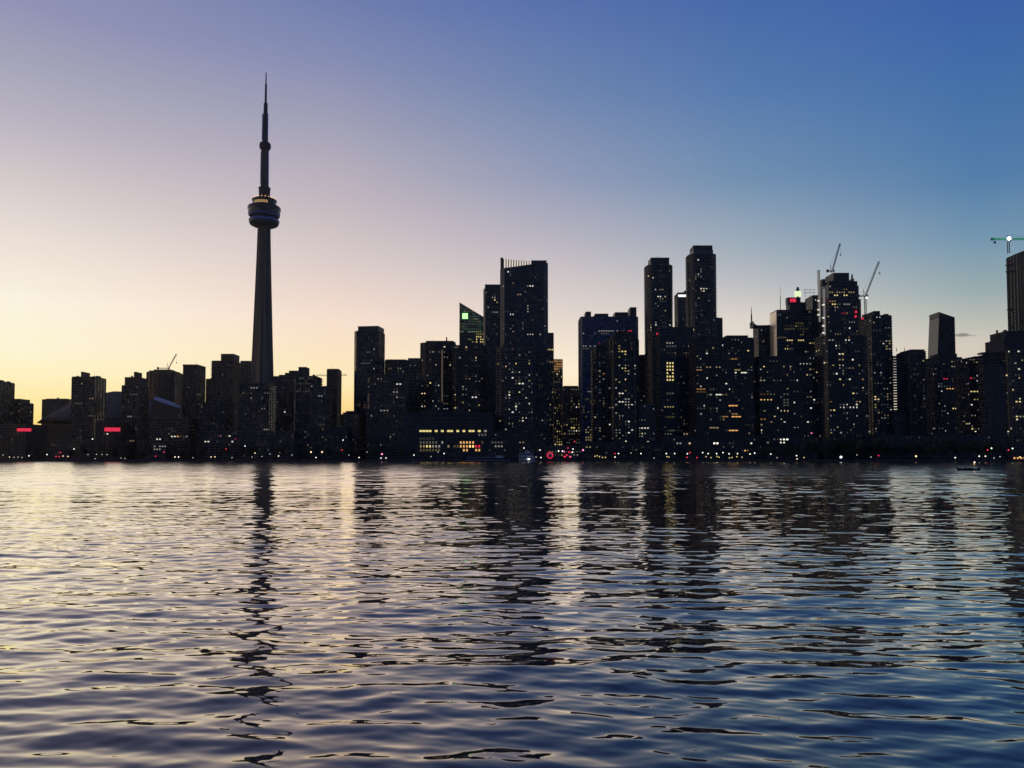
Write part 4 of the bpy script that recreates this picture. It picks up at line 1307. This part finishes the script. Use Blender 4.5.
# ------------------------------------------------------------------ a trace of evening haze
def haze():
    bm = bmesh.new()
    box(bm, -1700, 1700, -60, 1700, -5, 720)
    m = bpy.data.materials.new('haze')
    m.use_nodes = True
    t = m.node_tree
    t.nodes.remove(t.nodes['Principled BSDF'])
    v = t.nodes.new('ShaderNodeVolumePrincipled')
    v.inputs['Color'].default_value = (.95, .95, .95, 1)
    v.inputs['Density'].default_value = HAZE
    v.inputs['Anisotropy'].default_value = 0.8
    t.links.new(v.outputs[0], t.nodes['Material Output'].inputs['Volume'])
    o = link('haze', bm, m)
    o['kind'] = 'stuff'
HAZE = 0.00002
haze()

# ------------------------------------------------------------------ cranes
def luffing_crane(label, mast_px, py_base, py_top, Y, tip, m='crane', base_z=None, w=2.0, back=(-6, 1.5), lamp=None):
    b0, t0 = at(mast_px, py_base, Y), at(mast_px, py_top, Y)
    x = t0.x
    z0 = b0.z if base_z is None else base_z
    root = empty('tower_crane', (x, Y, z0))
    tag(root, label, 'crane')
    h = t0.z - z0
    bm = bmesh.new()
    lattice(bm, (0, 0, 0), (0, 0, h), w, .22)
    link('mast', bm, M[m], root)
    tp = at(tip[0], tip[1], Y)
    bm = bmesh.new()
    lattice(bm, (0.6, 0, h + .6), (tp.x - x, 0, tp.z - z0), w * .7, .2)
    jib = link('jib', bm, M[m], root)
    bm = bmesh.new()
    box(bm, back[0] if back[0] < 0 else 1, -.5 if back[0] < 0 else back[0], -1.2, 1.2, h - .5, h + .5)
    link('counter_jib', bm, M[m], root)
    bm = bmesh.new()
    e = back[0]
    box(bm, e - 1.2, e + 1.4, -1.3, 1.3, h - 1.6, h + 1.8)
    link('counterweight', bm, M['dmetal'], root)
    bm = bmesh.new()
    box(bm, .9, 2.6, -2.4, -.9, h - 1.2, h + 1.2)
    link('cab', bm, M['dmetal'], root)
    bm = bmesh.new()
    bar(bm, (-2.2, 0, h + .5), (-2.2, 0, h + 8), .22)
    bar(bm, (-2.2, 0, h + 8), (.4, 0, h + .5), .18)
    link('a_frame', bm, M[m], root)
    bm = bmesh.new()
    bar(bm, (-2.2, 0, h + 8), ((tp.x - x) * .92, 0, h + (tp.z - z0 - h) * .92), .09, n=4)
    link('luffing_rope', bm, M[m], root)
    bm = bmesh.new()
    bar(bm, (tp.x - x + .5, 0, tp.z - z0), (tp.x - x + .5, 0, tp.z - z0 - 14), .08, n=4)
    box(bm, tp.x - x - .1, tp.x - x + 1.1, -.5, .5, tp.z - z0 - 16, tp.z - z0 - 14)
    link('hook_block', bm, M['dmetal'], root)
    if lamp:
        q = at(lamp[0], lamp[1], Y)
        bm = bmesh.new()
        icos(bm, (q.x - x, -2, q.z - z0), 1.5)
        link('floodlight', bm, E['whitesign'], root)
    return root

luffing_crane('dark luffing crane with steep jib on the roof of the half-built tower', 832, 272.6, 271, 1025, (840, 243.5), w=2.0)
luffing_crane('dark luffing crane with slanting jib standing right of the half-built tower, above reddish roof', 865.2, 445, 296, 985, (879, 261.5), base_z=GZ, lamp=(866, 298), back=(-9, 1))
luffing_crane('thin distant crane with short slanting jib above the arched roof of a brown tower', 168.5, 445, 368.2, 1330, (176.5, 354), base_z=GZ, w=1.5, back=(-18, 1))

def hammerhead(label, mast_px, py_top, Y, x0, x1, base_z, m, led=False):
    t0 = at(mast_px, py_top, Y)
    root = empty('tower_crane', (t0.x, Y, base_z))
    tag(root, label, 'crane')
    h = t0.z - base_z
    bm = bmesh.new()
    lattice(bm, (0, 0, 0), (0, 0, h - 1.2), 2.2, .24)
    link('mast', bm, M['crane'], root)
    l, r = at(x0, py_top, Y).x - t0.x, at(x1, py_top - .6, Y).x - t0.x
    bm = bmesh.new()
    lattice(bm, (1.5, 0, h), (r, 0, h + .8), 1.8, .2)
    link('jib', bm, M[m], root)
    bm = bmesh.new()
    lattice(bm, (-1.5, 0, h), (l, 0, h), 1.6, .2)
    link('counter_jib', bm, M[m], root)
    bm = bmesh.new()
    box(bm, l - .6, l + 3.0, -1.2, 1.2, h - 1.4, h + 1.5)
    link('counterweight', bm, M['dmetal'], root)
    bm = bmesh.new()
    bar(bm, (0, 0, h), (0, 0, h + 5.5), .5, .3)
    link('tower_peak', bm, M['crane'], root)
    bm = bmesh.new()
    bar(bm, (0, 0, h + 5.3), (l * .8, 0, h + .8), .1, n=4)
    bar(bm, (0, 0, h + 5.3), (r * .6, 0, h + 1.4), .1, n=4)
    link('tie_bars', bm, M['crane'], root)
    bm = bmesh.new()
    box(bm, .6, 2.6, -2.2, -.8, h - 3, h - .8)
    link('cab', bm, M['dmetal'], root)
    if led:
        for a, b_ in ((l, l + 2.5), (l + 3.2, -4), (7, r)):
            bm = bmesh.new()
            box(bm, a, b_, -1.25, -1.05, h - .5, h + .3)
            link('light_strip', bm, EG, root)
        bm = bmesh.new()
        icos(bm, (0, -1.8, h + .4), 2.6)
        link('floodlight', bm, E['flood'], root)
        bm = bmesh.new()
        bar(bm, (l + 4, 0, h - .8), (l + 4, 0, h - 3.2), .12)
        box(bm, l + 2.9, l + 5.1, -1, 1, h - 5.4, h - 3)
        link('hook_block', bm, M['dmetal'], root)
    return root
EG = emis('green_led', (0.02, 0.75, 0.32), 0.55)
hammerhead('green-lit hammerhead crane with a bright white floodlight, on the unfinished tower at the right edge', 1008.2, 239.2, 1006, 991.6, 1052, zat(250, 990), 'craneg', True)
hammerhead('faint distant hammerhead crane whose level jib crosses behind the slim brown tower', 334, 375.4, 1400, 313, 347, GZ, 'crane')

# ------------------------------------------------------------------ street lamps, signal lights and signs along the quay
pole_me = lampm = None
def unit_pole():
    bm = bmesh.new()
    lathe(bm, [(.22, 0), (.22, .06), (.12, .07), (.08, 1.0)], 8)
    me = bpy.data.meshes.new('pole'); bm.to_mesh(me); bm.free(); me.materials.append(M['lamp'])
    return me
pole_me = unit_pole()
HEAD = {}
def head_mesh(mk, r):
    if (mk, r) not in HEAD:
        bm = bmesh.new()
        lathe(bm, [(r * .45, -r), (r * .95, -r * .35), (r, .15 * r), (r * .6, .8 * r)], 10)
        me = bpy.data.meshes.new('lamp_globe'); bm.to_mesh(me); bm.free(); me.materials.append(E[mk])
        bm = bmesh.new()
        lathe(bm, [(r * .75, .82 * r), (r * .8, .9 * r), (r * .15, 1.25 * r)], 10)
        cp = bpy.data.meshes.new('lamp_cap'); bm.to_mesh(cp); bm.free(); cp.materials.append(M['lamp'])
        HEAD[(mk, r)] = (me, cp)
    return HEAD[(mk, r)]

def post_light(px, py, mk, r, name, label, cat, group, dy=3.0, parts=('lamp_globe', 'lamp_cap')):
    X = (px - 512) / F * 735
    for _ in range(3):
        Y = shore(X) + dy
        p = at(px, py, Y)
        X = p.x
    z = max(p.z, GZ + 1.2)
    root = empty(name, (X, Y, GZ))
    tag(root, label, cat, group)
    h = z - GZ
    po = bpy.data.objects.new('pole', pole_me)
    COL.objects.link(po); po.parent = root
    po.scale = (1, 1, max(.4, h - r))
    me, cp = head_mesh(mk, r)
    for nm, d in zip(parts, (me, cp)):
        o = bpy.data.objects.new(nm, d)
        COL.objects.link(o); o.parent = root; o.location = (0, 0, h)
    return root

LW = 'white globe lamp lit on its post along the quay'
LA = 'warm amber globe lamp lit on its post along the quay'
LD = 'dim white lamp low down on the quay edge'
LR = 'red signal light glowing on a post at the quay'
LY = 'small yellow lamp in the low row near the water'
lamps_white = [(47, 454.5), (74, 449), (92.5, 439), (29, 455.8), (175, 457), (178.5, 457), (245, 446), (278.5, 456), (316, 457.5), (381, 458), (386, 458), (359, 457.5), (414, 455), (444, 453.5), (540, 450), (541, 457.5), (524, 448), (573, 449),
               (615, 457), (618.5, 453.5), (641, 453.5), (666.3, 453.5), (674.7, 453.5), (687.3, 453.7), (702.6, 452.6), (708.2, 453.6), (716.6, 453.6), (723, 452.6), (729, 453.8), (737.5, 453.6), (750, 454), (754.6, 453), (770.8, 454), (796.5, 455.6), (955.2, 457.6), (979.2, 456.2), (985.4, 456.2), (343, 440)]
for x, y in lamps_white:
    post_light(x, y, 'white4', .52, 'street_lamp', LW, 'street lamp', 'white lamps along the quay')
for x, y in [(9.5, 457), (63, 456), (68, 456.4), (311, 452), (322, 452), (255, 453), (211, 457), (215, 456.8), (916, 456.2), (797, 459.5), (1020, 457)]:
    post_light(x, y, 'warm4', .72 if x in (311, 322, 916) else .48, 'street_lamp', LA, 'street lamp', 'amber lamps along the quay')
for x, y in [(88, 454.5), (96.5, 454.3), (102, 454.5), (107, 454.6), (95, 459), (121, 458), (125, 458.4), (3, 455), (14, 457.2), (18, 457), (22, 457.4), (193, 457.6), (252, 457), (232, 457.6), (262, 456.5), (270, 454), (292, 455), (349, 455), (367, 452), (431, 456.5), (438, 452), (536, 457), (631, 453), (654, 458), (777, 457.6), (857, 455), (871, 457), (1000, 456.6), (994, 458)]:
    post_light(x, y, 'white3', .42, 'bollard_lamp', LD, 'lamp', 'dim lamps along the quay')
for x, y in [(56, 456.5), (59, 456.5), (60.5, 452.5), (164, 452), (226, 449), (342, 450), (568, 448), (570, 457), (615, 453.5), (687, 457.2), (697, 457.6), (878.5, 455.5), (987.5, 450), (1008.5, 450), (155.5, 456.2), (574.5, 441.5), (690, 452.6)]:
    post_light(x, y, 'red4', .46, 'signal_light', LR, 'signal light', 'red lights along the quay', parts=('lens', 'hood'))
for x, y in [(595, 456.2), (597.2, 455.6), (599.5, 456.6), (602.5, 457.4), (605.5, 457.4), (667, 456.6), (669, 457), (706, 456.6), (711, 457.6), (717, 456.4), (719, 457.2), (729.5, 457.8), (732, 457.4), (736.8, 456.6), (742, 457.2), (804, 457.6)]:
    post_light(x, y, 'yel3', .55, 'bollard_lamp', LY, 'lamp', 'yellow lamps near the water')
for x, y in [(991.5, 448.2), (1012.5, 448.4), (562.5, 451), (572.4, 452.2), (558.6, 451)]:
    post_light(x, y, 'grn4' if x > 900 else 'white4', .6, 'signal_light' if x > 900 else 'street_lamp', 'pale green light beside a red signal at the right edge' if x > 900 else 'white lamp among the red signs on the quay', 'signal light' if x > 900 else 'street lamp', 'green lights at the right' if x > 900 else 'lamps among the red signs', parts=('lens', 'hood') if x > 900 else ('lamp_globe', 'lamp_cap'))
post_light(841, 457, 'flood', 0.95, 'floodlight_mast', 'brightest white floodlight on a short post at the quay, right of centre', 'floodlight', None)
post_light(382, 454, 'pink4', .8, 'signal_light', 'magenta light on a post below the cut-cornered black tower', 'signal light', None, parts=('lens', 'hood'))
post_light(583, 450, 'pink4', .8, 'signal_light', 'magenta light on a post right of the red signs', 'signal light', None, parts=('lens', 'hood'))

def ring_sign(px, py, rpx, label, full):
    Y = shore((px - 512) / F * 735) + 6
    p = at(px, py, Y)
    root = empty('neon_sign', (p.x, Y, GZ))
    tag(root, label, 'sign')
    r = rpx * Y / F
    bm = bmesh.new()
    for x in (-r * .5, r * .5):
        box(bm, x - .15, x + .15, .5, .8, 0, p.z - GZ)
    link('posts', bm, M['lamp'], root)
    bm = bmesh.new()
    if full:
        lathe(bm, [(r * 1.05, -.1), (r * 1.05, .1)], 28)
    else:
        box(bm, -r * 1.2, r * 1.2, -r, r, -.1, .1)
    o = link('back_board', bm, M['dmetal'], root)
    o.location = (0, .3, p.z - GZ); o.rotation_euler = (R(90), 0, 0)
    if full:
        for kk in range(2):
            bm = bmesh.new()
            rr = r * (1 - .45 * kk)
            n = 26
            pts = [Vector((rr * math.cos(2 * math.pi * i / n), 0, rr * math.sin(2 * math.pi * i / n))) for i in range(n if not kk else n // 2 + 4)]
            for a, b_ in zip(pts, pts[1:] + ([pts[0]] if not kk else [])):
                bar(bm, a, b_, .42, n=5)
            o = link('neon_tube', bm, E['red3' if kk == 0 else 'pink2'], root)
            o.location = (0, -.4, p.z - GZ)
    else:
        for i, (x, z, w, mk) in enumerate(((-.8, .6, .35, 'pink3'), (-.2, -.2, .5, 'red3'), (.4, .5, .6, 'red3'), (.7, -.6, .5, 'pink3'), (-.7, -.6, .4, 'red4'))):
            bm = bmesh.new()
            box(bm, (x - w / 2) * r, (x + w / 2) * r, -.6, -.3, z * r - .5, z * r + .5)
            o = link('neon_tube', bm, E[mk], root)
            o.location = (0, 0, p.z - GZ)
ring_sign(550, 455.2, 2.9, 'round red neon ring sign on the quay right of the moored white boat', True)
ring_sign(567.5, 454.2, 4.0, 'square board of short red neon bars right of the red ring sign', False)

# ------------------------------------------------------------------ boats
def hull(bm, L, W, z0, z1, sheer=.5, stern=.85):
    n = 12
    rings = []
    for i in range(n + 1):
        f = i / n
        x = -L / 2 + L * f
        w = W / 2 * (stern + (1 - stern) * min(1, f * 3)) * (1 - max(0, (f - .55) / .45) ** 2.2 * .97)
        zt = z1 + sheer * max(0, f - .4) ** 2 * 2.2
        rings.append([(x + (zt - z0) * .0, -w * .55, z0), (x + .5 * f, -w, zt), (x + .5 * f, w, zt), (x, w * .55, z0)])
    vs = [[bm.verts.new(p) for p in r] for r in rings]
    for a, b_ in zip(vs, vs[1:]):
        for i in range(4):
            j = (i + 1) % 4
            bm.faces.new((a[i], b_[i], b_[j], a[j]))
    bm.faces.new(vs[0]); bm.faces.new(vs[-1][::-1])

def quay_y(px, d):
    return shore((px - 512) / F * 735) - d

def long_boat():
    Y = quay_y(490, 14)
    a, b_ = at(463, 459, Y), at(517, 459, Y)
    L = b_.x - a.x
    root = empty('tour_boat', ((a.x + b_.x) / 2, Y, 0))
    tag(root, 'long low navy tour boat with pale deck line moored before the lit waterfront hall', 'boat')
    bm = bmesh.new(); hull(bm, L, 8, -.6, 1.7, .7); link('hull', bm, M['boatb'], root)
    bm = bmesh.new(); box(bm, -L * .46, L * .38, -4.15, -3.95, 1.15, 1.6); link('rubbing_strake', bm, M['boatw'], root)
    bm = bmesh.new(); box(bm, -L * .42, L * .26, -3, 3, 1.75, 3.7); link('cabin', bm, M['boatb'], root)
    for i in range(14):
        x = -L * .40 + i * (L * .64 / 14)
        bm = bmesh.new(); box(bm, x, x + L * .033, -3.08, -2.98, 2.3, 3.2); link('window', bm, M['blueglass'], root)
    bm = bmesh.new(); box(bm, -L * .44, L * .28, -3.4, 3.4, 3.72, 3.95); link('roof', bm, M['boatw'], root)
    bm = bmesh.new(); box(bm, L * .12, L * .24, -2, 2, 3.97, 5.8); link('wheelhouse', bm, M['boatw'], root)
    bm = bmesh.new(); bar(bm, (-L * .1, 0, 3.9), (L * .1, 0, 8.5), .09); bar(bm, (L * .1, 0, 3.9), (L * .1, 0, 8.6), .09); link('mast', bm, M['boatw'], root)
    bm = bmesh.new()
    for i in range(22):
        x = -L * .42 + i * L * .033
        bar(bm, (x, -3.2, 3.95), (x, -3.2, 4.9), .04, n=4)
    bar(bm, (-L * .42, -3.2, 4.9), (L * .275, -3.2, 4.9), .05, n=4)
    link('railing', bm, M['boatw'], root)
long_boat()

def white_boat():
    Y = quay_y(527, 16)
    a, b_ = at(518.5, 459, Y), at(535, 459, Y)
    L = b_.x - a.x
    root = empty('cruise_boat', ((a.x + b_.x) / 2, Y, 0))
    tag(root, 'blocky pale two-deck boat moored end-on left of the red ring sign, one bright stern light', 'boat')
    bm = bmesh.new(); hull(bm, L, 7, -.6, 2.0, .4, .95); link('hull', bm, M['boatw'], root)
    for k_, (z0, z1) in enumerate(((2.1, 4.9), (5.3, 8.0))):
        bm = bmesh.new(); box(bm, -L * .47, L * (.44 - .05 * k_), -3, 3, z0, z1); link('deckhouse', bm, M['boatw'], root)
        bm = bmesh.new(); box(bm, -L * .485, L * (.46 - .05 * k_), -3.5, 3.5, z1 + .02, z1 + .3); link('deck', bm, M['boatw'], root)
        for i in range(5):
            x = -L * .44 + i * L * .165
            bm = bmesh.new(); box(bm, x, x + L * .125, -3.07, -2.97, z0 + 1.0, z1 - .5); link('window', bm, M['blueglass'], root)
    bm = bmesh.new(); box(bm, -L * .1, L * .2, -1.6, 1.6, 8.35, 10.2); link('wheelhouse', bm, M['boatw'], root)
    bm = bmesh.new(); icos(bm, (at(528.6, 458.4, Y).x - (a.x + b_.x) / 2, -3.9, 2.6), .8); link('stern_light', bm, E['flood'], root)
white_boat()

def speedboat():
    Y = 262.0
    a, b_ = at(957.5, 469, Y), at(978.5, 469, Y)
    L = b_.x - a.x
    root = empty('motorboat', ((a.x + b_.x) / 2, Y, 0))
    tag(root, 'small dark open motorboat alone on the water at the right, light on its stern pole', 'boat')
    bm = bmesh.new(); hull(bm, L, 2.3, -.25, .62, .5, .9)
    for v in bm.verts:
        v.co.x *= -1
    bmesh.ops.reverse_faces(bm, faces=bm.faces)
    link('hull', bm, M['boatb'], root)
    bm = bmesh.new(); box(bm, -.6, 1.0, -.75, .75, .55, 1.0); link('console', bm, M['boatb'], root)
    bm = bmesh.new()
    v = [bm.verts.new(p) for p in ((-.9, -.8, .98), (-.9, .8, .98), (-.55, .7, 1.5), (-.55, -.7, 1.5), (-.8, -.8, .98), (-.8, .8, .98), (-.45, .7, 1.5), (-.45, -.7, 1.5))]
    for f in ((0, 1, 2, 3), (7, 6, 5, 4), (0, 3, 7, 4), (1, 5, 6, 2), (3, 2, 6, 7), (0, 4, 5, 1)):
        bm.faces.new([v[i] for i in f])
    link('windscreen', bm, M['glass'], root)
    bm = bmesh.new(); box(bm, L / 2 - .15, L / 2 + .45, -.3, .3, .1, 1.15); link('outboard_motor', bm, M['dmetal'], root)
    p = at(974.5, 462.3, Y)
    px_ = p.x - (a.x + b_.x) / 2
    bm = bmesh.new(); bar(bm, (px_, 0, .5), (px_, 0, p.z), .035); link('light_pole', bm, M['steel'], root)
    bm = bmesh.new(); icos(bm, (px_, 0, p.z), .26); link('stern_light', bm, E['white4'], root)
    q = at(973.2, 464, Y)
    bm = bmesh.new(); icos(bm, (q.x - (a.x + b_.x) / 2, -.5, q.z), .24); link('side_light', bm, E['org3'], root)
speedboat()

# ------------------------------------------------------------------ trees along the quay
def tree_meshes(seed, h=12.0, w=9.0):
    rng = random.Random(seed)
    bm = bmesh.new()
    bar(bm, (0, 0, 0), (.15, .1, h * .45), .28, .18, 7)
    tips = []
    for i in range(6):
        a = rng.uniform(0, 6.28)
        e = Vector((math.cos(a) * w * rng.uniform(.18, .36), math.sin(a) * w * rng.uniform(.18, .36), h * rng.uniform(.55, .85)))
        bar(bm, (.15 * .8, .08, h * rng.uniform(.25, .42)), e, .12, .04, 5)
        tips.append(e)
    me1 = bpy.data.meshes.new('trunk'); bm.to_mesh(me1); bm.free(); me1.materials.append(M['trunk'])
    bm = bmesh.new()
    lobes = [(t, rng.uniform(.2, .32) * w) for t in tips] + [(Vector((rng.uniform(-.2, .2) * w, rng.uniform(-.2, .2) * w, h * rng.uniform(.45, .86))), rng.uniform(.2, .34) * w) for _ in range(7)]
    for c, r in lobes:
        for _ in range(95):
            d = Vector((rng.gauss(0, 1), rng.gauss(0, 1), rng.gauss(0, .8))).normalized()
            p = c + d * r * rng.uniform(.35, 1.08)
            if p.z < h * .2:
                continue
            s = rng.uniform(.25, .55)
            u = Vector((rng.gauss(0, 1), rng.gauss(0, 1), rng.gauss(0, 1))).normalized()
            v = u.cross(d)
            if v.length < .1:
                continue
            v.normalize()
            bm.faces.new([bm.verts.new(p + u * s), bm.verts.new(p + v * s * .7), bm.verts.new(p - u * s), bm.verts.new(p - v * s * .7)])
    me2 = bpy.data.meshes.new('crown'); bm.to_mesh(me2); bm.free(); me2.materials.append(M['leaf'])
    return me1, me2
TM = [tree_meshes(s) for s in (3, 8, 15, 21, 34)]
trng = random.Random(77)
def tree(px, top, label, group, dy):
    X = (px - 512) / F * 760
    Y = shore(X) + dy
    p = at(px, top, Y)
    h = p.z - GZ
    root = empty('tree', (p.x, Y, GZ), trng.uniform(0, 6.28))
    tag(root, label, 'tree', group)
    k_ = h / 12.0
    root.scale = (k_ * trng.uniform(.85, 1.25), k_ * trng.uniform(.85, 1.25), k_)
    t, c = trng.choice(TM)
    for nm, me in (('trunk', t), ('crown', c)):
        o = bpy.data.objects.new(nm, me)
        COL.objects.link(o); o.parent = root
TR = 'dark leafy tree in the thick row along the right half of the quay'
TL = 'small dark tree standing on the quay in the left half'
TC = 'small dark tree behind the lamps in the middle of the quay'
x = 772
while x < 1002:
    tree(x, trng.uniform(436.5, 446) if x > 800 else trng.uniform(442, 449), TR, 'trees along the right of the quay', trng.uniform(14, 36))
    x += trng.uniform(5, 8.5)
x = 600
while x < 768:
    tree(x, trng.uniform(446, 451), TC, 'trees in the middle of the quay', trng.uniform(12, 30))
    x += trng.uniform(9, 16)
for x in (36, 52, 68, 84, 118, 128, 140, 178, 190, 204, 222, 240, 250, 266, 286, 300, 330, 337, 348, 356, 364, 372, 392, 402, 410):
    tree(x + trng.uniform(-3, 3), trng.uniform(444, 451), TL, 'trees in the left half of the quay', trng.uniform(12, 40))

# ------------------------------------------------------------------ one small dark cloud low in the right of the sky
def cloud():
    Y = 9000.0
    c = at(963, 335.4, Y)
    root = empty('cloud', (c.x, Y, c.z))
    tag(root, 'single small dark wisp of cloud low in the sky right of the leaning tower', 'cloud')
    mpp = Y / F
    rng = random.Random(5)
    bm = bmesh.new()
    n, mrings = 28, 10
    L, Hh = 26 * mpp, 1.9 * mpp
    rings = []
    for i in range(n + 1):
        f = i / n
        x = -L + 2 * L * f
        e = max(.012, (math.sin(math.pi * f ** .8) ** 1.3) * (.35 + .65 * math.exp(-((f - .52) / .2) ** 2)) * (1 + .22 * math.sin(17 * f)))
        zc = (f - .5) * -.3 * Hh + math.sin(f * 7) * .12 * Hh
        rings.append([(x, Hh * 3 * e * math.cos(2 * math.pi * j / mrings), zc + Hh * e * (1 + .25 * math.sin(9 * f + j)) * math.sin(2 * math.pi * j / mrings) * (1 if math.sin(2 * math.pi * j / mrings) > 0 else .55)) for j in range(mrings)])
    vs = [[bm.verts.new(p) for p in r] for r in rings]
    for a, b_ in zip(vs, vs[1:]):
        for j in range(mrings):
            k_ = (j + 1) % mrings
            bm.faces.new((a[j], b_[j], b_[k_], a[k_]))
    bm.faces.new(vs[0]); bm.faces.new(vs[-1][::-1])
    bmesh.ops.recalc_face_normals(bm, faces=bm.faces)
    m = bpy.data.materials.new('cloud_vapour')
    m.use_nodes = True
    t = m.node_tree
    t.nodes.remove(t.nodes['Principled BSDF'])
    v = t.nodes.new('ShaderNodeVolumePrincipled')
    v.inputs['Color'].default_value = (.3, .32, .36, 1)
    v.inputs['Density'].default_value = 0.0075
    t.links.new(v.outputs[0], t.nodes['Material Output'].inputs['Volume'])
    o = link('vapour', bm, m, root, True)
cloud()
